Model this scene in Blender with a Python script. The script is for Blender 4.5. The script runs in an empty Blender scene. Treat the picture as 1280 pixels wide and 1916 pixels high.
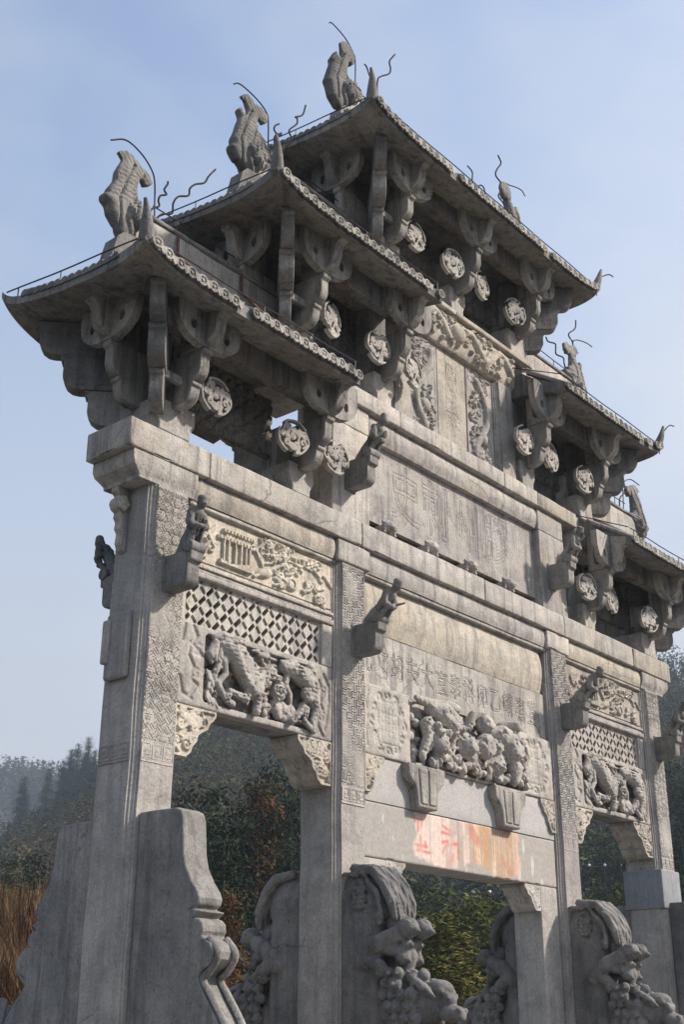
import bpy, bmesh, math, random
import numpy as np
from mathutils import Vector, Matrix

SC = bpy.context.scene
COL = SC.collection
R = math.radians
rng = np.random.default_rng(7)
random.seed(7)
CLOUD_X = 8.1
HAZE_DENSITY = 0.0006

# ------------------------------------------------------------------ camera, sky, sun, exposure
cam_data = bpy.data.cameras.new('camera')
cam = bpy.data.objects.new('camera', cam_data)
COL.objects.link(cam)
yaw, pitch, roll = R(49.4438), R(23.1939), R(0.2266)
fw = Vector((math.sin(yaw) * math.cos(pitch), math.cos(yaw) * math.cos(pitch), math.sin(pitch)))
rt = Vector((math.cos(yaw), -math.sin(yaw), 0))
up = rt.cross(fw)
rt2 = rt * math.cos(roll) + up * math.sin(roll)
up2 = -rt * math.sin(roll) + up * math.cos(roll)
CAM = Vector((-10.8667, -7.4597, 1.6))
m = Matrix((rt2, up2, -fw)).transposed().to_4x4()
m.translation = CAM
cam.matrix_world = m
cam_data.sensor_fit = 'VERTICAL'
cam_data.sensor_height = 36
cam_data.lens = 2292.83 / 1916 * 36
cam_data.clip_end = 3000
SC.camera = cam

SUN_VEC = Vector((0.80, -1.0, 0.92)).normalized()          # towards the sun
sun_el = math.asin(SUN_VEC.z)
sun_az = math.atan2(SUN_VEC.x, SUN_VEC.y)                   # from +Y towards +X

world = bpy.data.worlds.new('World')
SC.world = world
world.use_nodes = True
wn, wl = world.node_tree.nodes, world.node_tree.links
for n in list(wn):
    wn.remove(n)
wo = wn.new('ShaderNodeOutputWorld')
bg = wn.new('ShaderNodeBackground')
sky = wn.new('ShaderNodeTexSky')
sky.sky_type = 'NISHITA'
sky.sun_disc = False
sky.sun_elevation = sun_el
sky.sun_rotation = sun_az
sky.altitude = 200
sky.air_density = 1.0
sky.dust_density = 2.5
sky.ozone_density = 1.0
# thin high cloud, laid over the whole sky by direction
tc = wn.new('ShaderNodeTexCoord')
mp = wn.new('ShaderNodeMapping')
mp.inputs['Scale'].default_value = (1.0, 1.0, 1.7)
mp.inputs['Location'].default_value = (CLOUD_X, 0.0, 0.0)
cn = wn.new('ShaderNodeTexNoise')
cn.inputs['Scale'].default_value = 2.0
cn.inputs['Detail'].default_value = 4
cn.inputs['Roughness'].default_value = 0.55
cr = wn.new('ShaderNodeValToRGB')
cr.color_ramp.elements[0].position = 0.42
cr.color_ramp.elements[0].color = (0.05, 0.05, 0.05, 1)
cr.color_ramp.elements[1].position = 0.75
cr.color_ramp.elements[1].color = (0.8, 0.8, 0.8, 1)
mx = wn.new('ShaderNodeMixRGB')
mx.inputs[2].default_value = (2.8, 2.93, 3.15, 1)
wl.new(tc.outputs['Generated'], mp.inputs['Vector'])
wl.new(mp.outputs[0], cn.inputs['Vector'])
wl.new(cn.outputs['Fac'], cr.inputs[0])
# the air whitens towards the horizon all the way round
sp_ = wn.new('ShaderNodeSeparateXYZ')
hr_ = wn.new('ShaderNodeMapRange')
hr_.inputs['From Min'].default_value = 0.12
hr_.inputs['From Max'].default_value = 0.76
hr_.inputs['To Min'].default_value = 1.0
hr_.inputs['To Max'].default_value = 0.05
hr_.interpolation_type = 'SMOOTHSTEP'
veil = wn.new('ShaderNodeMixRGB')
veil.inputs[2].default_value = (2.12, 2.26, 2.52, 1)
wl.new(tc.outputs['Generated'], sp_.inputs[0])
wl.new(sp_.outputs['Z'], hr_.inputs['Value'])
wl.new(hr_.outputs[0], veil.inputs[0]); wl.new(sky.outputs[0], veil.inputs[1])
wl.new(cr.outputs[0], mx.inputs[0]); wl.new(veil.outputs[0], mx.inputs[1])
wl.new(mx.outputs[0], bg.inputs['Color'])
bg.inputs['Strength'].default_value = 0.145
wl.new(bg.outputs[0], wo.inputs['Surface'])

sun_data = bpy.data.lights.new('sun', 'SUN')
sun_data.energy = 3.4
sun_data.angle = R(3.0)
sun_data.color = (1.0, 0.895, 0.79)
sun = bpy.data.objects.new('sun', sun_data)
COL.objects.link(sun)
sun.rotation_euler = SUN_VEC.to_track_quat('Z', 'Y').to_euler()

cy = SC.cycles
cy.max_bounces = 3
cy.diffuse_bounces = 2
cy.glossy_bounces = 1
cy.transmission_bounces = 2
cy.volume_bounces = 0
SC.view_settings.view_transform = 'Standard'
SC.view_settings.look = 'None'
SC.view_settings.exposure = 0.92
SC.view_settings.gamma = 1.0
SC.view_settings.use_curve_mapping = False

# ------------------------------------------------------------------ object helpers
def new_mesh(name, V, F, smooth=True, sharp=None):
    me = bpy.data.meshes.new(name)
    V = np.asarray(V, dtype=np.float32)
    if isinstance(F, np.ndarray) and F.ndim == 2:
        n, k = F.shape
        me.vertices.add(len(V)); me.vertices.foreach_set('co', V.ravel())
        me.loops.add(n * k); me.loops.foreach_set('vertex_index', F.astype(np.int32).ravel())
        me.polygons.add(n)
        me.polygons.foreach_set('loop_start', np.arange(0, n * k, k, dtype=np.int32))
        me.update(calc_edges=True); me.validate()
    else:
        me.from_pydata([tuple(map(float, v)) for v in V], [], [tuple(map(int, f)) for f in F])
        me.update()
    if smooth:
        me.shade_smooth()
        if sharp:
            me.set_sharp_from_angle(angle=R(sharp))
    return me

def obj(name, me, mat=None, parent=None, loc=None, rot=None, scale=None):
    o = bpy.data.objects.new(name, me)
    COL.objects.link(o)
    if mat is not None and me is not None and len(me.materials) == 0:
        me.materials.append(mat)
    if parent is not None:
        o.parent = parent
    if loc is not None: o.location = loc
    if rot is not None: o.rotation_euler = rot
    if scale is not None: o.scale = scale
    return o

def tag(o, label=None, cat=None, group=None, kind=None):
    if label: o['label'] = label
    if cat: o['category'] = cat
    if group: o['group'] = group
    if kind: o['kind'] = kind
    return o

def empty(name, loc=(0, 0, 0), rz=0):
    o = bpy.data.objects.new(name, None)
    COL.objects.link(o)
    o.location = loc
    o.rotation_euler = (0, 0, rz)
    return o

def bevel(o, w=0.01, seg=2, ang=35):
    b = o.modifiers.new('bevel', 'BEVEL')
    b.width = w; b.segments = seg; b.limit_method = 'ANGLE'; b.angle_limit = R(ang)
    return o

def wob(x, y, z, f, seed=0):
    r = np.random.default_rng(seed)
    out = 0
    for i in range(5):
        k = r.normal(size=3) * f
        out = out + np.sin(x * k[0] + y * k[1] + z * k[2] + r.uniform(0, 6.28))
    return out / 5 * 1.6

# rounded, slightly uneven block of stone
def block_vf(x0, x1, y0, y1, z0, z1, r=0.012, seg=0.09, amp=0.003, chip=0.012, seed=1):
    ax = []
    for lo, hi in ((x0, x1), (y0, y1), (z0, z1)):
        rr = min(r, (hi - lo) * 0.3)
        n = max(1, int((hi - lo - 2 * rr) / seg))
        ax.append(np.concatenate([[lo, lo + rr * 0.4], np.linspace(lo + rr, hi - rr, n + 1), [hi - rr * 0.4, hi]]))
    X, Y, Z = ax
    nx, ny, nz = len(X), len(Y), len(Z)
    vid = -np.ones((nx, ny, nz), int)
    I, J, K = np.meshgrid(np.arange(nx), np.arange(ny), np.arange(nz), indexing='ij')
    sh = (I == 0) | (I == nx - 1) | (J == 0) | (J == ny - 1) | (K == 0) | (K == nz - 1)
    vid[sh] = np.arange(sh.sum())
    P = np.stack([X[I[sh]], Y[J[sh]], Z[K[sh]]], 1)
    lo = np.array([x0, y0, z0]); hi = np.array([x1, y1, z1])
    rv = np.minimum(r, (hi - lo) * 0.3)
    inn = np.clip(P, lo + rv, hi - rv)
    d = (P - inn)
    dn = d / rv
    ln = np.linalg.norm(dn, axis=1, keepdims=True)
    ln[ln == 0] = 1
    nrm = dn / ln
    P = inn + nrm * rv
    edge = (np.abs(dn) > 0.3).sum(1) >= 2
    w = wob(P[:, 0], P[:, 1], P[:, 2], 5, seed) * 0.6 + wob(P[:, 0], P[:, 1], P[:, 2], 17, seed + 1) * 0.4
    c = np.clip(wob(P[:, 0], P[:, 1], P[:, 2], 23, seed + 2) - 0.55, 0, 1)
    P = P + nrm * (w * amp)[:, None] - nrm * (c * edge * chip * 1.6)[:, None]
    F = []
    def grid(a):
        q = np.stack([a[:-1, :-1], a[1:, :-1], a[1:, 1:], a[:-1, 1:]], -1).reshape(-1, 4)
        return q
    F.append(grid(vid[:, :, 0])[:, ::-1]); F.append(grid(vid[:, :, -1]))
    F.append(grid(vid[:, 0, :])); F.append(grid(vid[:, -1, :])[:, ::-1])
    F.append(grid(vid[0, :, :])[:, ::-1]); F.append(grid(vid[-1, :, :]))
    return P, np.concatenate(F)

_seed = [10]
def block(name, x0, x1, y0, y1, z0, z1, mat, parent=None, **k):
    _seed[0] += 3
    V, F = block_vf(x0, x1, y0, y1, z0, z1, seed=_seed[0], **k)
    return obj(name, new_mesh(name, V, F, True, 50), mat, parent)

# polygon (u,v) pushed through t0..t1; fn maps (u,v,t) to a point
def prism_me(name, poly, t0, t1, fn):
    n = len(poly)
    V = [fn(u, v, t0) for u, v in poly] + [fn(u, v, t1) for u, v in poly]
    F = [list(range(n))[::-1], list(range(n, 2 * n))]
    for i in range(n):
        j = (i + 1) % n
        F.append([i, j, n + j, n + i])
    me = new_mesh(name, V, F, False)
    b = bmesh.new(); b.from_mesh(me); bmesh.ops.recalc_face_normals(b, faces=b.faces[:]); b.to_mesh(me); b.free()
    me.shade_smooth(); me.set_sharp_from_angle(angle=R(32))
    return me

def arc(cx, cy, r, a0, a1, n=6):
    return [(cx + r * math.cos(R(a0 + (a1 - a0) * i / n)), cy + r * math.sin(R(a0 + (a1 - a0) * i / n))) for i in range(n + 1)]

def tube_me(name, pts, rad, n=6, closed=False):
    pts = [Vector(p) for p in pts]
    V, F = [], []
    prev = None
    for i, p in enumerate(pts):
        t = (pts[min(i + 1, len(pts) - 1)] - pts[max(i - 1, 0)]).normalized()
        a = prev if prev is not None else (Vector((0, 0, 1)) if abs(t.z) < .9 else Vector((1, 0, 0)))
        s = t.cross(a); s = s.normalized() if s.length > 1e-6 else t.orthogonal().normalized()
        a = s.cross(t).normalized(); prev = a
        r = rad[i] if isinstance(rad, (list, tuple)) else rad
        for k in range(n):
            an = 6.28318 * k / n
            V.append(p + (s * math.cos(an) + a * math.sin(an)) * r)
    for i in range(len(pts) - 1):
        for k in range(n):
            F.append((i * n + k, i * n + (k + 1) % n, (i + 1) * n + (k + 1) % n, (i + 1) * n + k))
    F.append(tuple(range(n))[::-1]); F.append(tuple((len(pts) - 1) * n + k for k in range(n)))
    return new_mesh(name, V, F, True, 60)

def smooth_path(pts, n=6):
    P = [Vector(p) for p in pts]
    P = [P[0] * 2 - P[1]] + P + [P[-1] * 2 - P[-2]]
    out = []
    for i in range(1, len(P) - 2):
        for k in range(n):
            t = k / n
            a, b, c, d = P[i - 1], P[i], P[i + 1], P[i + 2]
            out.append(0.5 * ((2 * b) + (c - a) * t + (2 * a - 5 * b + 4 * c - d) * t * t + (-a + 3 * b - 3 * c + d) * t ** 3))
    out.append(P[-2])
    return out

# carved plate: cells where mask is true, front pushed out by h, back flat (or mirrored)
def plate_me(name, u0, u1, v0, v1, res, mask, h, fn, back=0.1, it=4, mirror=False):
    nu = max(2, int(round((u1 - u0) / res)) + 1); nv = max(2, int(round((v1 - v0) / res)) + 1)
    u = np.linspace(u0, u1, nu); v = np.linspace(v0, v1, nv)
    U, Vv = np.meshgrid(u, v, indexing='ij')
    cu = (u[:-1] + u[1:]) / 2; cv = (v[:-1] + v[1:]) / 2
    CU, CV = np.meshgrid(cu, cv, indexing='ij')
    M = np.ones(CU.shape, bool) if mask is None else mask(CU, CV)
    idx = np.arange(nu * nv).reshape(nu, nv)
    Mp = np.zeros((nu + 1, nv + 1), bool); Mp[1:-1, 1:-1] = M
    A, B = [], []
    L, Rr = Mp[:-1, 1:-1], Mp[1:, 1:-1]                 # u edges: vertical lines at u index i
    ii, jj = np.nonzero(Rr & ~L); A.append(idx[ii, jj + 1]); B.append(idx[ii, jj])
    ii, jj = np.nonzero(L & ~Rr); A.append(idx[ii, jj]); B.append(idx[ii, jj + 1])
    D, T = Mp[1:-1, :-1], Mp[1:-1, 1:]
    ii, jj = np.nonzero(T & ~D); A.append(idx[ii, jj]); B.append(idx[ii + 1, jj])
    ii, jj = np.nonzero(D & ~T); A.append(idx[ii + 1, jj]); B.append(idx[ii, jj])
    A = np.concatenate(A); B = np.concatenate(B)
    P = np.stack([U.ravel(), Vv.ravel()], 1)
    if it and mask is not None:
        border = np.zeros((nu, nv), bool); border[0] = border[-1] = True; border[:, 0] = border[:, -1] = True
        border = border.ravel()
        for _ in range(it):
            acc = np.zeros_like(P); cnt = np.zeros(len(P))
            np.add.at(acc, A, P[B]); np.add.at(acc, B, P[A]); np.add.at(cnt, A, 1); np.add.at(cnt, B, 1)
            w = (cnt == 2) & ~border
            P[w] = 0.5 * P[w] + 0.5 * acc[w] / 2
    H = h(P[:, 0], P[:, 1])
    ci, cj = np.nonzero(M)
    Q = np.stack([idx[ci, cj], idx[ci + 1, cj], idx[ci + 1, cj + 1], idx[ci, cj + 1]], 1)
    used = np.unique(Q)
    remap = -np.ones(nu * nv, int); remap[used] = np.arange(len(used)); n = len(used)
    pu, pv, ph = P[used, 0], P[used, 1], H[used]
    Vf = fn(pu, pv, ph)
    Vb = fn(pu, pv, (-ph if mirror else np.full_like(ph, -back)))
    q = remap[Q]
    F = np.concatenate([q, q[:, ::-1] + n, np.stack([remap[B], remap[A], remap[A] + n, remap[B] + n], 1)])
    return new_mesh(name, np.concatenate([Vf, Vb]), F, True, 48)

def front_fn(y, x=0., z=0.):
    return lambda u, v, h: np.stack([u + x, y - h + 0 * u, v + z], 1)

# 2D stroke tools for carving
def dpoly(U, V, pts):
    d = np.full(U.shape, 9.0)
    for (x0, y0), (x1, y1) in zip(pts[:-1], pts[1:]):
        dx, dy = x1 - x0, y1 - y0
        t = np.clip(((U - x0) * dx + (V - y0) * dy) / (dx * dx + dy * dy + 1e-9), 0, 1)
        d = np.minimum(d, np.hypot(U - x0 - t * dx, V - y0 - t * dy))
    return d

def spiral(cx, cy, r, a0=0, turns=1.3, cw=1, n=14):
    return [(cx + r * (1 - 0.8 * i / n) * math.cos(a0 + cw * turns * 6.283 * i / n), cy + r * (1 - 0.8 * i / n) * math.sin(a0 + cw * turns * 6.283 * i / n)) for i in range(n + 1)]

def rib(U, V, pts, w, a):
    d = dpoly(U, V, pts)
    return a * np.sqrt(np.clip(1 - (d / w) ** 2, 0, 1))

def groove(U, V, pts, w, a):
    d = dpoly(U, V, pts)
    return -a * np.clip(1 - (d / w), 0, 1)

def dome(U, V, cx, cy, rx, ry, a, rot=0):
    c, s = math.cos(rot), math.sin(rot)
    x = (U - cx) * c + (V - cy) * s; y = -(U - cx) * s + (V - cy) * c
    return a * np.sqrt(np.clip(1 - (x / rx) ** 2 - (y / ry) ** 2, 0, 1))

def curls(U, V, seed, u0, u1, v0, v1, n, rmin, rmax, w, a, flow=True):
    r = random.Random(seed)
    H = np.zeros(U.shape)
    for i in range(n):
        cx, cy = r.uniform(u0, u1), r.uniform(v0, v1)
        rr = r.uniform(rmin, rmax)
        a0 = r.uniform(0, 6.28); cw = r.choice((-1, 1))
        pts = spiral(cx, cy, rr, a0, r.uniform(.7, 1.3), cw, 11)
        if flow:
            ex = (pts[0][0] + rr * 1.8 * math.cos(a0 - cw * 1.2), pts[0][1] + rr * 1.8 * math.sin(a0 - cw * 1.2))
            pts = [ex] + pts
        H = np.maximum(H, rib(U, V, pts, w * r.uniform(.8, 1.2), a * r.uniform(.7, 1.1)))
    return H

def in_poly(U, V, poly):
    ins = np.zeros(U.shape, bool)
    n = len(poly)
    for i in range(n):
        x0, y0 = poly[i]; x1, y1 = poly[(i + 1) % n]
        c = ((y0 > V) != (y1 > V)) & (U < (x1 - x0) * (V - y0) / (y1 - y0 + 1e-12) + x0)
        ins ^= c
    return ins

# ------------------------------------------------------------------ sculpting by distance field + surface nets
class Sculpt:
    def __init__(s, lo, hi, vox):
        s.lo = np.array(lo, float); s.v = vox
        s.n = np.ceil((np.array(hi) - s.lo) / vox).astype(int) + 1
        s.ax = [(s.lo[i] + vox * np.arange(s.n[i])).astype(np.float32) for i in range(3)]
        s.f = np.full(s.n, 1.0, np.float32)
    def sl(s, lo, hi, m):
        a = np.clip(np.floor((np.array(lo) - m - s.lo) / s.v).astype(int), 0, s.n)
        b = np.clip(np.ceil((np.array(hi) + m - s.lo) / s.v).astype(int) + 1, 0, s.n)
        S = tuple(slice(a[i], b[i]) for i in range(3))
        g = (s.ax[0][S[0]][:, None, None], s.ax[1][S[1]][None, :, None], s.ax[2][S[2]][None, None, :])
        return S, g
    def put(s, S, d, k, op='+'):
        f = s.f[S]
        if f.size == 0: return s
        if op == '-':
            d = -d
            if k > 0:
                h = np.clip(0.5 - 0.5 * (d - f) / k, 0, 1) if False else np.clip(0.5 + 0.5 * (d - f) / k, 0, 1)
                s.f[S] = f * (1 - h) + d * h + k * h * (1 - h)
            else:
                s.f[S] = np.maximum(f, d)
        elif k > 0:
            h = np.clip(0.5 + 0.5 * (d - f) / k, 0, 1)
            s.f[S] = d * (1 - h) + f * h - k * h * (1 - h)
        else:
            s.f[S] = np.minimum(f, d)
        return s
    def ell(s, c, r, k=0.02, rot=None, op='+'):
        if np.isscalar(r): r = (r, r, r)
        R_ = max(r)
        S, (X, Y, Z) = s.sl(np.array(c) - R_, np.array(c) + R_, k + 2.5 * s.v)
        x, y, z = X - c[0], Y - c[1], Z - c[2]
        if rot is not None:
            m_ = np.array(rot.to_3x3().transposed()) if hasattr(rot, 'to_3x3') else np.array(rot).T
            x, y, z = (m_[i][0] * x + m_[i][1] * y + m_[i][2] * z for i in range(3))
        k0 = np.sqrt((x / r[0]) ** 2 + (y / r[1]) ** 2 + (z / r[2]) ** 2)
        k1 = np.sqrt((x / r[0] ** 2) ** 2 + (y / r[1] ** 2) ** 2 + (z / r[2] ** 2) ** 2) + 1e-6
        return s.put(S, k0 * (k0 - 1) / k1, k, op)
    def cap(s, pts, rad, k=0.02, op='+'):
        if np.isscalar(rad): rad = [rad] * len(pts)
        for (a, b, ra, rb) in zip(pts[:-1], pts[1:], rad[:-1], rad[1:]):
            a = np.array(a, float); b = np.array(b, float); m_ = max(ra, rb)
            S, (X, Y, Z) = s.sl(np.minimum(a, b) - m_, np.maximum(a, b) + m_, k + 2.5 * s.v)
            ba = b - a
            t = np.clip(((X - a[0]) * ba[0] + (Y - a[1]) * ba[1] + (Z - a[2]) * ba[2]) / (ba @ ba + 1e-9), 0, 1)
            d = np.sqrt((X - a[0] - t * ba[0]) ** 2 + (Y - a[1] - t * ba[1]) ** 2 + (Z - a[2] - t * ba[2]) ** 2) - (ra + (rb - ra) * t)
            s.put(S, d, k, op)
        return s
    def box(s, lo, hi, r=0.01, k=0.0, op='+'):
        lo = np.array(lo, float); hi = np.array(hi, float)
        S, (X, Y, Z) = s.sl(lo, hi, k + 3 * s.v)
        c = (lo + hi) / 2; e = (hi - lo) / 2 - r
        qx, qy, qz = np.abs(X - c[0]) - e[0], np.abs(Y - c[1]) - e[1], np.abs(Z - c[2]) - e[2]
        d = np.sqrt(np.maximum(qx, 0) ** 2 + np.maximum(qy, 0) ** 2 + np.maximum(qz, 0) ** 2) + np.minimum(np.maximum(qx, np.maximum(qy, qz)), 0) - r
        return s.put(S, d, k, op)
    def add(s, fn):
        s.f += fn(s.ax[0][:, None, None], s.ax[1][None, :, None], s.ax[2][None, None, :]).astype(np.float32)
        return s
    def mesh(s, name):
        f = s.f.copy()
        for i in range(3):
            sl0 = [slice(None)] * 3
            for e in (0, -1):
                sl0[i] = e; f[tuple(sl0)] = np.maximum(f[tuple(sl0)], 0.5 * s.v)
        ins = f < 0
        n0, n1, n2 = f.shape
        c = np.zeros((n0 - 1, n1 - 1, n2 - 1), int)
        for a in (0, 1):
            for b in (0, 1):
                for d in (0, 1):
                    c += ins[a:n0 - 1 + a, b:n1 - 1 + b, d:n2 - 1 + d]
        act = (c > 0) & (c < 8)
        I, J, K = np.nonzero(act)
        vid = -np.ones(act.shape, int); vid[I, J, K] = np.arange(len(I))
        acc = np.zeros((len(I), 3)); cnt = np.zeros(len(I))
        co = [(a, b, d) for a in (0, 1) for b in (0, 1) for d in (0, 1)]
        for p in co:
            for ax_ in range(3):
                if p[ax_]: continue
                q = list(p); q[ax_] = 1
                fa = f[I + p[0], J + p[1], K + p[2]]; fb = f[I + q[0], J + q[1], K + q[2]]
                cr_ = (fa < 0) != (fb < 0)
                t = np.where(cr_, fa / np.where(cr_, fa - fb, 1), 0)
                P = np.array(p, float)[None, :] * np.ones((len(I), 1)); P[:, ax_] += t
                acc += P * cr_[:, None]; cnt += cr_
        V = s.lo + (np.stack([I, J, K], 1) + acc / cnt[:, None]) * s.v
        F = []
        for ax_ in range(3):
            b_, c_ = (ax_ + 1) % 3, (ax_ + 2) % 3
            sa = [slice(None)] * 3; sb = [slice(None)] * 3
            sa[ax_] = slice(0, -1); sb[ax_] = slice(1, None)
            x = ins[tuple(sa)] != ins[tuple(sb)]
            for i_ in (b_, c_):
                e0 = [slice(None)] * 3; e0[i_] = 0; x[tuple(e0)] = False
                e0[i_] = -1; x[tuple(e0)] = False
            G = list(np.nonzero(x))
            ori = ins[tuple(G)]
            def at(db, dc):
                H = [g.copy() for g in G]; H[b_] -= db; H[c_] -= dc
                return vid[H[0], H[1], H[2]]
            q = np.stack([at(1, 1), at(0, 1), at(0, 0), at(1, 0)], 1)
            q[~ori] = q[~ori][:, ::-1]
            F.append(q)
        F = np.concatenate(F)
        F = F[(F >= 0).all(1)]
        return new_mesh(name, V, F, True)

# ------------------------------------------------------------------ materials
def nodes_of(name):
    mt = bpy.data.materials.new(name)
    mt.use_nodes = True
    nt = mt.node_tree
    b = nt.nodes['Principled BSDF']
    return mt, nt, b

def mapped_noise(nt, scale, detail=6, rough=0.6, stretch=(1, 1, 1), dist=0.0, off=0.0):
    g = nt.nodes.new('ShaderNodeNewGeometry')
    mp = nt.nodes.new('ShaderNodeMapping')
    mp.inputs['Scale'].default_value = stretch
    mp.inputs['Location'].default_value = (off, off * 1.7, off * .6)
    n = nt.nodes.new('ShaderNodeTexNoise')
    n.inputs['Scale'].default_value = scale
    n.inputs['Detail'].default_value = detail
    n.inputs['Roughness'].default_value = rough
    n.inputs['Distortion'].default_value = dist
    nt.links.new(g.outputs['Position'], mp.inputs['Vector'])
    nt.links.new(mp.outputs[0], n.inputs['Vector'])
    return n.outputs['Fac']

def ramp(nt, fac, stops):
    r = nt.nodes.new('ShaderNodeValToRGB')
    e = r.color_ramp.elements
    while len(e) < len(stops): e.new(0.5)
    for el, (p, c) in zip(e, stops):
        el.position = p
        el.color = (*c, 1) if len(c) == 3 else c
    nt.links.new(fac, r.inputs[0])
    return r.outputs[0]

def mix(nt, fac, a, b, mode='MIX'):
    n = nt.nodes.new('ShaderNodeMixRGB')
    n.blend_type = mode
    for i, s in ((0, fac), (1, a), (2, b)):
        if hasattr(s, 'is_linked'): nt.links.new(s, n.inputs[i])
        else: n.inputs[i].default_value = s if i == 0 else (*s, 1)
    return n.outputs[0]

def stone(name, lo, hi, stain=(0.10, 0.10, 0.10), stain_amt=0.5, tint=None, tint_amt=0.4, bump=0.5, off=0., spots=0.5, mott=(0.68, 1.14), crack=0.7, lime=0.25):
    mt, nt, b = nodes_of(name)
    big = mapped_noise(nt, 0.9, 3, .65, off=off)
    med = mapped_noise(nt, 4.5, 5, .72, off=off + 3)
    fine = mapped_noise(nt, 48, 2, .65, off=off)
    strk = mapped_noise(nt, 4.0, 5, .65, (2.6, 2.6, 0.2), .5, off + 7)
    lim = mapped_noise(nt, 5.0, 4, .7, (3.4, 3.4, 0.16), .3, off + 15)
    col = ramp(nt, big, [(0.32, lo), (0.66, hi)])
    col = mix(nt, 1.0, col, ramp(nt, med, [(0.33, (mott[0],) * 3), (0.52, (1.0,) * 3), (0.68, (mott[1], mott[1] * .99, mott[1] * .97))]), 'MULTIPLY')
    if tint:
        tf = ramp(nt, mapped_noise(nt, 1.9, 5, .65, off=off + 11, dist=.6), [(0.47, (0, 0, 0)), (0.64, (tint_amt,) * 3)])
        col = mix(nt, tf, col, tint)
    sf = ramp(nt, strk, [(0.49, (0, 0, 0)), (0.62, (stain_amt * .7,) * 3), (0.75, (stain_amt,) * 3)])
    col = mix(nt, sf, col, stain)
    lf = ramp(nt, lim, [(0.62, (0, 0, 0)), (0.74, (lime,) * 3)])
    col = mix(nt, lf, col, tuple(min(.72, c * 1.5) for c in hi))
    sp = ramp(nt, mapped_noise(nt, 17, 4, .75, off=off + 5), [(0.60, (0, 0, 0)), (0.68, (spots,) * 3)])
    col = mix(nt, sp, col, tuple(c * .8 for c in stain))
    # hairline cracks, only here and there
    g = nt.nodes.new('ShaderNodeNewGeometry')
    wv = nt.nodes.new('ShaderNodeMixRGB'); wv.blend_type = 'ADD'; wv.inputs[0].default_value = .35
    nz = nt.nodes.new('ShaderNodeTexNoise'); nz.inputs['Scale'].default_value = 3.0; nz.inputs['Detail'].default_value = 6
    nt.links.new(g.outputs['Position'], nz.inputs['Vector']); nt.links.new(g.outputs['Position'], wv.inputs[1]); nt.links.new(nz.outputs['Color'], wv.inputs[2])
    vo = nt.nodes.new('ShaderNodeTexVoronoi'); vo.feature = 'DISTANCE_TO_EDGE'; vo.inputs['Scale'].default_value = 0.85
    nt.links.new(wv.outputs[0], vo.inputs['Vector'])
    ck = ramp(nt, vo.outputs['Distance'], [(0.0, (crack,) * 3), (0.007, (0, 0, 0))])
    ck = mix(nt, 1.0, ck, ramp(nt, mapped_noise(nt, .8, 3, .5, off=off + 19), [(0.50, (0, 0, 0)), (0.60, (1, 1, 1))]), 'MULTIPLY')
    col = mix(nt, ck, col, tuple(c * .45 for c in stain))
    col = mix(nt, 1.0, col, ramp(nt, fine, [(0.28, (0.8,) * 3), (0.72, (1.12,) * 3)]), 'MULTIPLY')
    oi = nt.nodes.new('ShaderNodeObjectInfo')                       # block-to-block difference
    col = mix(nt, 1.0, col, ramp(nt, oi.outputs['Random'], [(0, (.80, .80, .81)), (.5, (1, .99, .97)), (1, (1.13, 1.12, 1.09))]), 'MULTIPLY')
    nt.links.new(col, b.inputs['Base Color'])
    b.inputs['Roughness'].default_value = 0.92
    b.inputs['Specular IOR Level'].default_value = 0.2
    ad = nt.nodes.new('ShaderNodeMath'); ad.operation = 'MULTIPLY_ADD'; ad.inputs[1].default_value = 0.4
    nt.links.new(fine, ad.inputs[0]); nt.links.new(mapped_noise(nt, 7.0, 3, .65, off=off + 2), ad.inputs[2])
    bp = nt.nodes.new('ShaderNodeBump')
    bp.inputs['Strength'].default_value = bump
    bp.inputs['Distance'].default_value = 0.03
    nt.links.new(ad.outputs[0], bp.inputs['Height'])
    nt.links.new(bp.outputs[0], b.inputs['Normal'])
    return mt

def flat(name, col, rough=0.7, metal=0.0):
    mt, nt, b = nodes_of(name)
    n = mapped_noise(nt, 9, 4)
    c = mix(nt, 1.0, col, ramp(nt, n, [(0.3, (0.7,) * 3), (0.7, (1.2,) * 3)]), 'MULTIPLY')
    nt.links.new(c, b.inputs['Base Color'])
    b.inputs['Roughness'].default_value = rough
    b.inputs['Metallic'].default_value = metal
    return mt

STONE = stone('pale_limestone', (0.33, 0.318, 0.298), (0.455, 0.438, 0.41), (0.14, 0.14, 0.142), 0.75, (0.44, 0.395, 0.32), 0.35)
PILLAR = stone('pillar_granite', (0.28, 0.272, 0.262), (0.37, 0.355, 0.335), (0.15, 0.15, 0.153), 0.5, None, off=4, spots=0.3, mott=(.74, 1.1))
WARM = stone('warm_sandstone', (0.36, 0.335, 0.295), (0.47, 0.44, 0.385), (0.16, 0.155, 0.15), 0.75, (0.47, 0.40, 0.29), 0.35, off=9)
CARVED = stone('carved_limestone', (0.31, 0.30, 0.282), (0.42, 0.402, 0.375), (0.15, 0.15, 0.15), 0.45, (0.43, 0.39, 0.32), 0.2, off=2, spots=0.3, crack=.3)
GREY = stone('grey_bluestone', (0.15, 0.15, 0.148), (0.27, 0.262, 0.25), (0.07, 0.07, 0.074), 0.6, None, off=13, spots=.6)
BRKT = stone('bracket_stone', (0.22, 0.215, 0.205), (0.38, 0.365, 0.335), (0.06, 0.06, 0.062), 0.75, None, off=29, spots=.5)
DARK = stone('sooty_shade_stone', (0.085, 0.085, 0.086), (0.175, 0.17, 0.162), (0.035, 0.035, 0.038), 0.8, (0.22, 0.15, 0.09), 0.4, off=17, spots=.6, lime=.12)  # sooty stone darkened further, interior shade put into the colour
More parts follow.
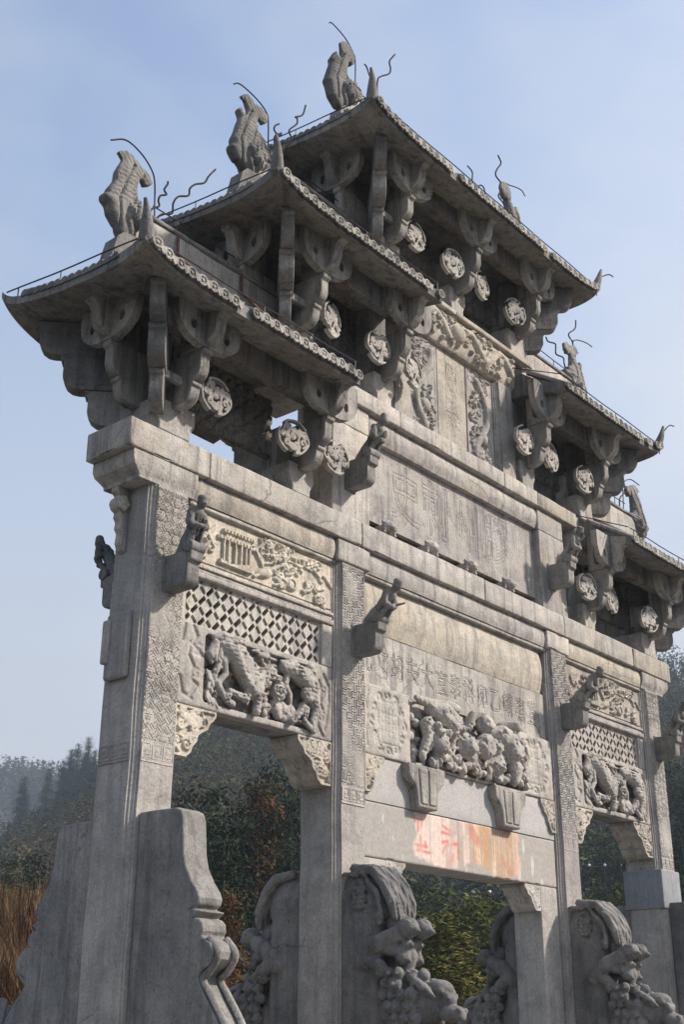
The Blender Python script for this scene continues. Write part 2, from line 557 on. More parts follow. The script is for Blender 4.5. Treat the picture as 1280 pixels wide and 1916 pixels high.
ROOFM = stone('roof_slab', (0.13, 0.13, 0.128), (0.245, 0.238, 0.225), (0.045, 0.045, 0.047), 0.75, (0.24, 0.17, 0.105), 0.3, off=33, spots=.5, lime=.15)
CEMENT = stone('cement_infill', (0.44, 0.432, 0.415), (0.48, 0.472, 0.455), (0.34, 0.34, 0.34), 0.25, None, bump=.15, off=21, spots=.1, mott=(.9, 1.04), crack=.2, lime=.1)
PATCH = stone('blue_cement_patch', (0.19, 0.205, 0.23), (0.27, 0.285, 0.31), (0.13, 0.14, 0.155), 0.5, None, bump=.2, off=25, spots=.1, mott=(.8, 1.1), crack=.2)
IRON = flat('rusty_iron', (0.045, 0.035, 0.04), 0.6, 0.4)
RUST = flat('rust_strap', (0.13, 0.06, 0.045), 0.8, 0.2)
# ================================================================== the archway
ARCH = empty('memorial_archway', (0, 0.255, 0))
tag(ARCH, 'tall weathered stone memorial archway with four pillars and five stacked tiled roofs', 'archway')
ARCH_INV = (0, -0.255, 0)
def part(o):
    o.parent = ARCH
    o.location = (o.location[0], o.location[1] - 0.255, o.location[2])
    return o
def ablock(name, x0, x1, y0, y1, z0, z1, mat, **k):
    return part(block(name, x0, x1, y0, y1, z0, z1, mat, **k))
def aobj(name, me, mat, loc=None, rot=None, scale=None):
    return part(obj(name, me, mat, None, loc, rot, scale))

D = 0.51
XA, XB, XC, XD = 4.645, 4.18, 2.20, 1.74

# ---- pillars: notched corners with a bead
def pillar_section(w, d, c=0.062, q=0.02):
    cor = [(0, c), (q, c - .006), (q, .045), (.036, .036), (.045, q), (c - .006, q), (c, 0)]
    pts = list(cor)
    pts += [(w - u, v) for u, v in cor[::-1]]
    pts += [(w - u, d - v) for u, v in cor]
    pts += [(u, d - v) for u, v in cor[::-1]]
    return pts[::-1]

def pillar(name, x0, x1, z0, z1, mat, y0=0.0, d=D):
    sec = pillar_section(x1 - x0, d)
    zs = np.arange(z0, z1 + .05, 0.12); zs[-1] = z1
    n = len(sec)
    V = []
    for i, z in enumerate(zs):
        for (u, v) in sec:
            k = .003
            V.append((x0 + u + k * math.sin(z * 7 + u * 9 + x0), y0 + v + k * math.sin(z * 5.3 + v * 11 + x0 * 2), z))
    F = []
    for i in range(len(zs) - 1):
        for k in range(n):
            a, b = i * n + k, i * n + (k + 1) % n
            F.append((a, a + n, b + n, b))
    F.append(tuple(range(n))); F.append(tuple((len(zs) - 1) * n + k for k in range(n))[::-1])
    return aobj(name, new_mesh(name, V, F, True, 28), mat)

def brocade(kind, seed):
    def h(u, v):
        if kind == 'weave':
            p = 0.09
            a, b = (u + v) / p, (u - v) / p
        else:
            p = 0.072
            a, b = u / p + .25, v / p
        par = (np.floor(a) + np.floor(b)).astype(int) % 2
        fa, fb = a - np.floor(a), b - np.floor(b)
        t = np.where(par == 0, fa, fb); s = np.where(par == 0, fb, fa)
        g = np.minimum(np.abs(t - .1), np.minimum(np.abs(t - .5), np.abs(t - .9))) * p
        g = np.where((s > .08) & (s < .95), g, 1)
        H = -0.013 * np.clip(1.35 - g / 0.0058, 0, 1)
        # scattered flowers
        if kind == 'weave':
            q = .345
            uu = (u + .06) - q * np.round((u + .06) / q); vv = v - q * np.round(v / q)
            uu2 = (u + .06 - q / 2) - q * np.round((u + .06 - q / 2) / q); vv2 = (v - q / 2) - q * np.round((v - q / 2) / q)
            for (x, y) in ((uu, vv), (uu2, vv2)):
                r = np.hypot(x, y); th = np.arctan2(y, x)
                pet = 0.058 * (0.7 + .3 * np.abs(np.cos(3 * th)))
                H = np.where(r < pet + .008, -0.014 * np.clip(1.2 - np.abs(r - pet) / .009, 0, 1) - .009 * (np.abs(np.sin(3 * th)) < .2) + .004 * (r < .012), H)
        else:
            q = .17
            uu = u - q * np.round(u / q); vv = v - .255 * np.round(v / .255)
            m_ = (np.abs(uu) < .028) & (np.abs(vv) < .028)
            H = np.where(m_, -0.009 * (np.abs(np.maximum(np.abs(uu), np.abs(vv)) - .022) < .006) - .006 * (np.minimum(np.abs(uu), np.abs(vv)) < .005), H)
        w = wob(u, v, 0 * u, 4.0, seed)
        worn = np.clip((w - .5) * 3, 0, 1)
        return H * (1 - worn * .9) + .012 - .004 * worn
    return h

PILLARS = []
for name, x0, x1, kind in (('pillar', -XA, -XB, 'weave'), ('pillar', -XC, -XD, 'fret'), ('pillar', XD, XC, 'fret'), ('pillar', XB, XA, 'weave')):
    p = pillar(name, x0, x1, 0, 5.98, PILLAR)
    PILLARS.append(p)
    w = x1 - x0
    xa, xb = x0 + .066, x1 - .066
    br = brocade(kind, int(abs(x0) * 10))
    me = plate_me('brocade_panel', xa, xb, 3.775, 5.955, .008, None, lambda u, v, b_=br, x_=x0: b_(u - x_, v), front_fn(0.004), .03)
    o = obj('brocade_panel', me, CARVED, p)
    # meander band under the brocade
    def meander(u, v, xa=xa, xb=xb):
        n = 3; c = (xb - xa) / n
        t = (u - xa) / c; i = np.floor(t); t = (t - i)
        y = (v - 3.625) / .135
        H = np.full(u.shape, .012)
        sp = [(.02, .98), (.95, .98), (.95, .08), (.22, .08), (.22, .72), (.72, .72), (.72, .34), (.45, .34)]
        d = dpoly(t, y, sp)
        H -= .012 * np.clip(1.4 - d / .075, 0, 1)
        H -= .010 * (np.abs(v - 3.612) < .006) + .010 * (np.abs(v - 3.772) < .006)
        return H
    me = plate_me('meander_band', xa, xb, 3.595, 3.772, .0075, None, meander, front_fn(0.006), .02)
    obj('meander_band', me, CARVED, p)
    # the same band turns onto the left face
    def meander_l(u, v):
        return meander(u, v, .07, .44)
    me = plate_me('meander_band', .07, .44, 3.595, 3.772, .0075, None, meander_l, lambda u, v, h, x_=x0: np.stack([x_ + .006 - h, .51 - u, v], 1), .02)
    obj('meander_band', me, CARVED, p)
# blue cement repair round the right-hand outer pillar
o = obj('cement_repair', new_mesh('cement_repair', *block_vf(XB - .02, XA + .02, -.022, D + .02, 3.12, 3.60, r=.014), True, 50), PATCH, PILLARS[3])

# ---- first cornice: slab in several stones over a moulded frieze
ZS0, ZS1 = 6.214, 6.485
cuts = [-4.975, -4.03, -1.87, 0.35, 2.11, 3.9, 4.975]
for a, b in zip(cuts[:-1], cuts[1:]):
    ablock('cornice_stone', a + .002, b - .002, -.04 - .004 * random.random(), .55, ZS0, ZS1 + random.uniform(-.003, .003), STONE if random.random() < .75 else WARM, r=.016, amp=.004, chip=.02)

def cyma_block(name, x0, x1, z0, z1, mat, yf, yb, o=.09, left=True, right=True):
    # inverted-step end blocks: wider at the top, curving in below
    prof = [(0, 1), (0, .62), (.15, .42), (.55, .25), (.8, .12), (.8, 0)]
    V, F = [], []
    for s, t in prof:
        i = o * s
        z = z0 + (z1 - z0) * t
        xa = x0 + (i if left else 0); xb = x1 - (i if right else 0)
        V += [(xa, yf + i * .35, z), (xb, yf + i * .35, z), (xb, yb - i * .35, z), (xa, yb - i * .35, z)]
    for k in range(len(prof) - 1):
        for e in range(4):
            a, b = k * 4 + e, k * 4 + (e + 1) % 4
            F.append((a, a + 4, b + 4, b))
    F.append((0, 1, 2, 3)); F.append(tuple((len(prof) - 1) * 4 + e for e in (3, 2, 1, 0)))
    o_ = aobj(name, new_mesh(name, V, F, True, 30), mat)
    return bevel(o_, .008)
cyma_block('frieze_end_stone', -4.90, -XB + .03, 5.98, ZS0 - .002, STONE, -.022, .53, .13, True, False)
cyma_block('frieze_end_stone', XB - .03, 4.90, 5.98, ZS0 - .002, STONE, -.022, .53, .13, False, True)
for s in (-1, 1):
    xs = sorted((s * (XC + .03), s * (XD - .03)))
    ablock('frieze_end_stone', xs[0], xs[1], -.02, .53, 5.982, ZS0 - .003, STONE, r=.02)

def roll_beam(name, x0, x1, z0, z1, yf, yb, mat, bulge=.035, rend=.06, lip=True):
    # long beam with a softly rounded face and shallow rounded ends
    n = 10
    prof = [(yf + bulge - bulge * math.sin(math.pi * (.08 + .84 * i / n)), z0 + (z1 - z0) * i / n) for i in range(n + 1)]
    prof += [(yb, z1), (yb, z0)]
    xs = [x0, x0 + rend * .3, x0 + rend] + list(np.linspace(x0 + rend, x1 - rend, 14)[1:-1]) + [x1 - rend, x1 - rend * .3, x1]
    ins = [.02, .006, 0] + [0] * 12 + [0, .006, .02]
    V, F = [], []
    for x, d in zip(xs, ins):
        for (y, z) in prof:
            V.append((x, y + (d if y < yb else 0) + .003 * math.sin(x * 6 + z * 9), z + .002 * math.sin(x * 5.1)))
    m_ = len(prof)
    for i in range(len(xs) - 1):
        for k in range(m_):
            a, b = i * m_ + k, i * m_ + (k + 1) % m_
            F.append((a, b, b + m_, a + m_))
    F.append(tuple(range(m_))[::-1]); F.append(tuple((len(xs) - 1) * m_ + k for k in range(m_)))
    me = new_mesh(name, V, F, False)
    b = bmesh.new(); b.from_mesh(me); bmesh.ops.recalc_face_normals(b, faces=b.faces[:]); b.to_mesh(me); b.free()
    me.shade_smooth(); me.set_sharp_from_angle(angle=R(40))
    return aobj(name, me, mat)

BAYS = [(-XB, -XC), (-XD, XD), (XC, XB)]
for a, b in BAYS:
    roll_beam('frieze_beam', a + .032, b - .032, 5.985, ZS0 - .004, .0, .5, WARM if a != -XD else STONE, .03)
    ablock('frieze_lip', a, b, .035, .46, 5.945, 5.983, STONE, r=.01)

# ---- side bays
def side_upper(u, v):
    # garden pavilion, crane, rocks and curling ends, carved in low relief (u 0..1.98, v 0..0.52)
    H = np.full(u.shape, .012)
    fr = (u > .36) & (u < 1.52) & (v > .05) & (v < .49)
    H = np.where(fr, -.045, H)
    H += -.018 * np.clip(1.3 - np.abs(np.minimum(np.minimum(u - .02, 1.96 - u), np.minimum(v - .02, .5 - v)) - .005) / .006, 0, 1)
    e = np.maximum(curls(u, v, 5, .05, .32, .07, .45, 9, .04, .07, .017, .03), curls(u, v, 9, 1.56, 1.92, .07, .45, 11, .04, .07, .017, .03))
    H = np.where(~fr, H - .02 + e, H)
    # pavilion
    B = np.where((u > .40) & (u < .82) & (v > .07) & (v < .13 + .03 * np.sin(u * 9)), .03, -9)
    for x in (.46, .52, .60, .68, .74, .79):
        B = np.maximum(B, np.where(np.abs(u - x) < .013, np.where((v > .1) & (v < .31), .018, -9), -9))
    B = np.maximum(B, np.where((u > .38) & (u < .9) & (v > .31) & (v < .345), .028 - .01 * (np.sin(u * 150) > .2), -9))
    B = np.maximum(B, np.where((u > .44) & (u < .84) & (v > .385) & (v < .42), .03 - .012 * (np.sin(u * 150) > .2), -9))
    B = np.maximum(B, np.where((u > .48) & (u < .8) & (v > .345) & (v < .385), .006, -9))
    H = np.where(fr, np.maximum(H, B), H)
    # crane and its raised wing
    for k in range(7):
        H = np.where(fr, np.maximum(H, rib(u, v, [(.98, .16), (.84 + .018 * k, .36 - .012 * k)], .012, .05) - .03), H)
    H = np.where(fr, np.maximum(H, dome(u, v, 1.0, .14, .12, .055, .06, .3) - .02), H)
    H = np.where(fr, np.maximum(H, rib(u, v, [(1.05, .18), (1.16, .25), (1.26, .3), (1.3, .27)], .022, .05) - .02), H)
    H = np.where(fr, np.maximum(H, rib(u, v, [(.95, .12), (.86, .07)], .02, .04) - .02), H)
    H = np.where(fr, np.maximum(H, curls(u, v, 21, .92, 1.48, .3, .47, 26, .03, .06, .016, .05, True) - .02), H)
    H = np.where(fr, np.maximum(H, curls(u, v, 23, 1.15, 1.48, .08, .28, 14, .03, .06, .018, .055, True) - .03), H)
    H = np.where(fr, np.maximum(H, dome(u, v, 1.36, .13, .09, .07, .05) - .01 - .02 * (np.hypot(u - 1.36, v - .13) < .04)), H)
    return H + .002 * wob(u, v, 0 * u, 30, 3)

def lattice_mask(W, Hh):
    def mask(u, v):
        m_ = np.ones(u.shape, bool)
        p = .196
        for (ox, oy) in ((0, 0), (p / 2, p / 2)):
            x = (u - ox) - p * np.round((u - ox) / p); y = (v - oy) - p * np.round((v - oy) / p)
            a, b = (x + y) / 1.414, (x - y) / 1.414
            q = p / 1.41421
            a2 = np.abs(np.abs(a) - q / 2); b2 = np.abs(np.abs(b) - q / 2)
            h1 = (a2 < .053) & (np.abs(b) < .0215)
            h2 = (b2 < .038) & (np.abs(a) < .0215)
            m_ &= ~(h1 | h2)
        bd = (u < .03) | (u > W - .03) | (v < .012) | (v > Hh - .012)
        cr = np.hypot(np.maximum(np.abs(u - W / 2) - (W / 2 - .09), 0), np.maximum(np.abs(v - Hh / 2) - (Hh / 2 - .07), 0)) > .062
        return m_ | bd | cr
    return mask

def kirin_panel():
    # 1.98 wide, .72 high, y 0 = frame face, -y out
    S = Sculpt((-.01, -.13, -.01), (1.99, .13, .73), .0105)
    S.box((0, 0, 0), (1.98, .12, .72), .012)
    S.box((.30, -.03, .06), (1.67, .095, .665), .04, .004, '-')
    def P(x, y, d=0.):
        u = (x - 75) / 1115 * 1.98
        t = 85 + (x - 75) * .262; b = 690 + (x - 75) * .228
        return (u, d, .72 * (1 - (y - t) / (b - t)))
    c = lambda pts, r, k=.006, d=-.01: S.cap([P(*p[:2], p[2] if len(p) > 2 else d) for p in pts], r, k)
    # clouds along the top and rocks below
    r = random.Random(3)
    for i in range(130):
        S.ell((r.uniform(.32, 1.65), r.uniform(.06, .11), r.uniform(.07, .65)), (r.uniform(.03, .06), .04, r.uniform(.025, .05)), .003)
    for i in range(16):
        x = 540 + r.uniform(0, 330); y = 255 + (x - 540) * .33 + r.uniform(-30, 40)
        c([(x, y, .0), (x + 40, y + r.uniform(-10, 25), -.012)], r.uniform(.014, .024), .006)
    for i in range(26):
        x = 610 + r.uniform(0, 260); y = 690 + (x - 610) * .28 + r.uniform(-70, 40)
        S.ell(P(x, y, .01), r.uniform(.03, .055), .004)
    for i in range(12):
        x = 270 + r.uniform(0, 50); y = r.uniform(420, 660)
        c([(x, y, .02), (x + r.uniform(-15, 25), y + 60, .0)], .017, .006)
    # left beast
    c([(385, 275), (440, 345, -.04), (500, 450, -.055), (560, 575, -.05)], [.085, .105, .115, .10], .006)
    c([(345, 250), (440, 250, -.045), (490, 280)], [.04, .075, .04], .006)
    c([(290, 200), (345, 190, -.03), (420, 205, -.03)], [.025, .04, .03], .01)
    c([(400, 310), (365, 380), (380, 470), (330, 540), (375, 660, -.03), (430, 690, -.02)], [.06, .045, .03, .03, .024, .03], .006)
    c([(345, 300), (330, 420), (310, 500), (350, 610)], [.04, .03, .025, .02], .006, .0)
    c([(300, 250), (270, 330), (285, 390)], [.035, .04, .018], .01, -.01)
    c([(300, 250), (292, 330), (300, 380)], [.03, .03, .014], .006, -.03)
    c([(530, 600), (505, 650), (400, 600), (385, 640)], [.05, .04, .026, .03], .006, -.045)
    c([(590, 610), (590, 690), (585, 745)], [.055, .04, .04], .006, -.045)
    c([(560, 540), (620, 480), (660, 450)], [.09, .07, .065], .006, -.055)
    S.ell(P(655, 455, -.07), (.085, .06, .075), .02)
    S.ell(P(715, 490, -.07), (.055, .045, .04), .015)
    c([(625, 410), (600, 345)], [.022, .012], .008, -.06)
    c([(660, 400), (650, 350)], [.02, .012], .008, -.06)
    S.ell(P(685, 440, -.115), .016, .004)
    c([(690, 505, -.11), (745, 500, -.1)], .008, .002)
    for i in range(9):
        c([(600 + i * 6, 420 + i * 17, -.05), (560 + i * 6, 400 + i * 18, -.035)], [.02, .01], .008)
    # ball of ribbons
    S.ell(P(745, 575, -.03), (.085, .05, .10), .01)
    for k, rr in enumerate((.075, .05, .025)):
        a = P(745, 580, -.058 - .013 * k)
        S.cap([(a[0] + rr * math.cos(t), a[1], a[2] + rr * 1.15 * math.sin(t)) for t in np.linspace(0, 6.3, 13)], .011, .004)
    # right beast
    c([(800, 395), (870, 420, -.03), (930, 470, -.05), (985, 540, -.05)], [.055, .08, .095, .085], .006)
    S.ell(P(955, 600, -.07), (.09, .06, .08), .02)
    S.ell(P(945, 640, -.085), (.055, .045, .035), .012)
    c([(985, 390), (1010, 420), (1030, 470)], [.045, .04, .02], .01, -.03)
    for i in range(8):
        c([(1010 + i * 4, 520 + i * 20, -.05), (1045 + i * 4, 510 + i * 20, -.03)], [.022, .01], .008)
    c([(1000, 600), (1040, 700), (1010, 800), (1020, 870)], [.07, .05, .03, .03], .006, -.03)
    c([(930, 690), (900, 740), (850, 800)], [.045, .035, .032], .006, -.045)
    c([(960, 710), (950, 790), (990, 840)], [.04, .03, .026], .006, -.03)
    c([(830, 440), (815, 520), (850, 600), (860, 690)], [.04, .03, .03, .018], .006, .0)
    S.ell(P(925, 590, -.12), .014, .003)
    # end cartouches with curling cloud lines
    for (x0, pts) in ((0, [(165, 130), (190, 200), (160, 260), (200, 300), (225, 340), (180, 330)]), (0, [(150, 250), (140, 340), (175, 420), (165, 520), (205, 560), (160, 640)]), (0, [(110, 110), (95, 230)]), (0, [(90, 500), (110, 620), (170, 660)]),
                      (0, [(1120, 430), (1160, 520), (1165, 640), (1150, 760)]), (0, [(1085, 480), (1110, 560), (1090, 650), (1115, 700)]), (0, [(1090, 720), (1080, 820), (1120, 900)]), (0, [(1150, 770), (1130, 850)])):
        S.cap([P(x, y, .0) for x, y in pts], .02, .004, '-')
    for (x, y) in ((200, 300), (190, 480), (1115, 570), (1110, 760)):
        a = P(x, y, -.0)
        S.cap([(p[0], 0, p[1]) for p in spiral(a[0], a[2], .05, 1, 1.1)], .013, .003, '-')
    for i in range(170):
        x0_, z0_ = r.uniform(.34, 1.62), r.uniform(.09, .64)
        j = np.clip(((np.array([x0_, 0, z0_]) - S.lo) / S.v).astype(int), 0, S.n - 1)
        col = np.nonzero(S.f[j[0], :, j[2]] < 0)[0]
        if len(col):
            d0 = float(S.ax[1][col[0]]); a = r.uniform(0, 6.28)
            if i % 3: S.cap([(x0_, d0, z0_), (x0_ + .05 * math.cos(a), d0 + .006, z0_ + .05 * math.sin(a))], .0075, .002, '-')
            else: S.ell((x0_, d0, z0_), r.uniform(.012, .02), .002)
    def scales(X, Y, Z):
        q = .046
        i = np.floor(Z / q * 1.15); x = (X + .5 * q * (i % 2)) / q
        d = np.hypot(x - np.floor(x) - .5, (Z / q * 1.15 - i) - .1)
        return .009 * (np.abs(d - .5) < .14) * (Y < -.05) * (Y > -.2)
    S.add(scales)
    S.add(lambda X, Y, Z: .0018 * wob(X, Y, Z, 22, 5))
    return S.mesh('beast_panel')
KIRIN = kirin_panel()
LAT = plate_me('lattice_panel', 0, 1.98, 0, .43, .0065, lattice_mask(1.98, .43), lambda u, v: .0015 * wob(u, v, 0 * u, 9, 4), front_fn(0), .07, 2)
UPP = plate_me('relief_panel', 0, 1.98, 0, .515, .0085, None, side_upper, front_fn(0), .2)

def spandrel_me(name, w, hgt, seed, thick=.34):
    poly = [(0, 0), (w, 0), (w, -.10 * hgt), (w * .93, -.2 * hgt), (w * .84, -.27 * hgt), (w * .80, -.40 * hgt), (w * .68, -.45 * hgt), (w * .58, -.54 * hgt), (w * .55, -.68 * hgt), (w * .46, -.76 * hgt), (w * .42, -.9 * hgt), (w * .3, -hgt), (0, -hgt)]
    def h(u, v):
        d = dpoly(u, v, poly + [poly[0]])
        H = np.maximum(curls(u, v, seed, .03, w * .7, -hgt * .8, -.03, 20, .03, .055, .016, .032), 0) - .012
        H = np.maximum(H, curls(u, v, seed + 1, .03, w, -hgt * .35, -.03, 10, .03, .05, .016, .03) - .012)
        H = np.where(d < .024, .012, H)
        return H
    return plate_me(name, 0, w, -hgt, 0, .0085, lambda u, v: in_poly(u, v, poly), h, front_fn(0), thick, 5)
SPL = [spandrel_me('spandrel', .47, .43, 31), spandrel_me('spandrel', .47, .41, 37)]

for bi, (a, b) in enumerate((BAYS[0], BAYS[2])):
    yk = .07
    aobj('beast_panel', KIRIN, CARVED, (a, yk, 4.157))
    ablock('panel_backing', a, b, yk + .122, .44, 4.16, 4.877, GREY, r=.01)
    ablock('lattice_frame', a, a + .045, .085, .36, 4.882, 5.30, STONE, r=.01)
    ablock('lattice_frame', b - .15, b, .075, .36, 4.882, 5.30, STONE, r=.01)
    lo = aobj('lattice_panel', LAT, STONE, (a + .045, .105, 4.875), None, ((b - a - .19) / 1.98, 1, 1))
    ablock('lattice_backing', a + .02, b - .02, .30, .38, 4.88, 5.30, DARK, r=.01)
    ablock('moulding', a, b, .05, .4, 5.302, 5.355, STONE, r=.014)
    ablock('moulding', a, b, .075, .4, 5.357, 5.395, STONE, r=.012)
    ablock('moulding', a, b, .055, .4, 5.397, 5.432, STONE, r=.008)
    aobj('relief_panel', UPP, WARM, (a, .068, 5.433))
    ablock('panel_backing', a, b, .27, .44, 5.436, 5.944, GREY, r=.01)
    aobj('spandrel', SPL[0], WARM, (a, .085, 4.152))
    aobj('spandrel', SPL[1], WARM, (b, .085, 4.152), None, (-1, 1, 1))

# ---- centre bay, from the lintel up
def lintel_paint(me):
    n = len(me.vertices)
    co = np.zeros(n * 3, np.float32); me.vertices.foreach_get('co', co); co = co.reshape(-1, 3)
    x, z = co[:, 0], co[:, 2]
    base = np.tile(np.array([.31, .295, .275]), (n, 1))
    w = wob(x, 0 * x, z, 5, 41) * .06 + wob(x, 0 * x, z, 26, 42) * .035
    def mixin(f, col):
        nonlocal base
        f = np.clip(f, 0, 1)[:, None]
        base = base * (1 - f) + np.array(col) * f
    strk = wob(x * 5, 0 * x, z * .25, 9, 43)
    flake = wob(x, 0 * x, z * .5, 33, 44)
    # whitewashed remnant of an old painted panel
    inp = np.clip((x + .98 + w) / .03, 0, 1) * np.clip((1.02 + w - x) / .03, 0, 1) * np.clip((z - 3.2 + w * .6) / .03, 0, 1)
    pale = np.clip(.95 - (x + .95) / 1.35 + .42 * strk + .15 * flake, 0, 1)
    mixin(inp * np.clip((x + .3) / .5, 0, 1) * .85, (.38, .265, .175))
    mixin(inp * np.clip(pale * 1.35, 0, 1) * .9, (.60, .48, .42))
    # rust-orange runs
    run = np.clip((wob(x, 0 * x, 0 * z, 62, 45) + .35 * wob(x, 0 * x, z, 6, 46) - .05) * 2.2, 0, 1) * np.clip((x + .85) / .9, 0, 1) * inp
    mixin(run * .6, (.46, .25, .12))
    lite = np.clip((wob(x, 0 * x, 0 * z, 95, 47) + .3 * flake - .4) * 3.5, 0, 1) * inp * np.clip((x + .2) / .3, 0, 1)
    mixin(lite * .55, (.58, .46, .35))
    mixin(inp * np.clip((x - .86) / .08, 0, 1) * .7, (.56, .38, .32))
    # faded red brush strokes
    red = [[(-.93, 3.60), (-.80, 3.61)], [(-.86, 3.60), (-.87, 3.50)], [(-.80, 3.61), (-.81, 3.55)],
           [(-.92, 3.36), (-.72, 3.355)], [(-.83, 3.44), (-.82, 3.31)], [(-.90, 3.31), (-.68, 3.30)], [(-.75, 3.40), (-.74, 3.36)],
           [(-.45, 3.60), (-.33, 3.56)], [(-.47, 3.53), (-.27, 3.52)], [(-.27, 3.60), (-.22, 3.55)], [(-.46, 3.43), (-.36, 3.45), (-.35, 3.40)], [(-.40, 3.40), (-.45, 3.33)], [(-.30, 3.43), (-.18, 3.44), (-.19, 3.3)], [(-.36, 3.3), (-.34, 3.24)], [(-.28, 3.32), (-.30, 3.26)]]
    d = np.min([dpoly(x, z, s) for s in red], axis=0)
    mixin(np.clip(1.25 - d / .021, 0, 1) * np.clip(.75 + .6 * flake, 0, 1) * .85, (.50, .13, .10))
    mixin(np.clip((wob(x, 0 * x, z, 14, 48) - .5) * 2.5, 0, 1) * inp * np.clip((x + .1) / .2, 0, 1) * .6, (.42, .15, .11))
    # chipped limewash flecks outside
    mixin((flake > .78) * (1 - inp) * .6, (.55, .51, .46))
    grey = np.clip((wob(x, 0 * x, z, 4, 49) - .1) * 1.2, 0, 1) * (1 - inp)
    mixin(grey * .5, (.27, .265, .26))
    att = me.color_attributes.new('paint', 'FLOAT_COLOR', 'POINT')
    att.data.foreach_set('color', np.concatenate([base, np.ones((n, 1))], 1).astype(np.float32).ravel())

mt, nt, b_ = nodes_of('painted_lintel')
va = nt.nodes.new('ShaderNodeVertexColor'); va.layer_name = 'paint'
cc = mix(nt, 1.0, va.outputs[0], ramp(nt, mapped_noise(nt, 30, 5, .7), [(0.3, (.78,) * 3), (.7, (1.12,) * 3)]), 'MULTIPLY')
nt.links.new(cc, b_.inputs['Base Color']); b_.inputs['Roughness'].default_value = .9
bn = nt.nodes.new('ShaderNodeBump'); bn.inputs['Strength'].default_value = .3; bn.inputs['Distance'].default_value = .01
nt.links.new(mapped_noise(nt, 14, 6, .7), bn.inputs['Height']); nt.links.new(bn.outputs[0], b_.inputs['Normal'])
LINTEL = mt
V, F = block_vf(-XD, XD - .0, .082, .45, 3.165, 3.69, r=.02, seg=.0095, amp=.003, chip=.015, seed=5)
me = new_mesh('painted_lintel', V, F, True, 50); lintel_paint(me)
aobj('lintel', me, LINTEL)
for s in (-1, 1):
    xs = sorted((s * XD, s * 1.38))
    ablock('door_jamb', xs[0], xs[1], .084, .45, 0, 3.163, PILLAR, r=.014)
JSP = spandrel_me('spandrel', .31, .27, 43, .3)
aobj('spandrel', JSP, STONE, (-1.38, .10, 3.16)); aobj('spandrel', JSP, STONE, (1.38, .10, 3.16), None, (-1, 1, 1))
ablock('infill_board', -XD, XD, .075, .4, 3.692, 4.134, CEMENT, r=.004, amp=.001, chip=0)
USP = spandrel_me('spandrel', .30, .36, 47, .08)
aobj('spandrel', USP, WARM, (-XD, .055, 4.13)); aobj('spandrel', USP, WARM, (XD, .055, 4.13), None, (-1, 1, 1))
ped = [(-.165, 3.70), (.165, 3.70), (.17, 3.76), (.175, 3.84)] + [(.20, 3.90), (.245, 3.95), (.29, 3.98), (.30, 4.02), (.305, 4.13), (-.305, 4.13), (-.30, 4.02), (-.29, 3.98), (-.245, 3.95), (-.20, 3.90)] + [(-.175, 3.84), (-.17, 3.76)]
for x in (-.835, .70):
    o = aobj('pedestal_bracket', prism_me('pedestal_bracket', [(u + x, v) for u, v in ped], -.035, .09, lambda u, v, t: (u, t, v)), BRKT)
    bevel(o, .02, 3)
    for dx in (-.085, .085):
        q = obj('flute', prism_me('flute', [(x + dx - .07, 4.09)] + [(x + dx * .8 - .055, 3.74), (x + dx * .8 + .055, 3.74), (x + dx + .07, 4.09)], -.049, -.02, lambda u, v, t: (u, t, v)), BRKT, o)
        bevel(q, .012, 3)

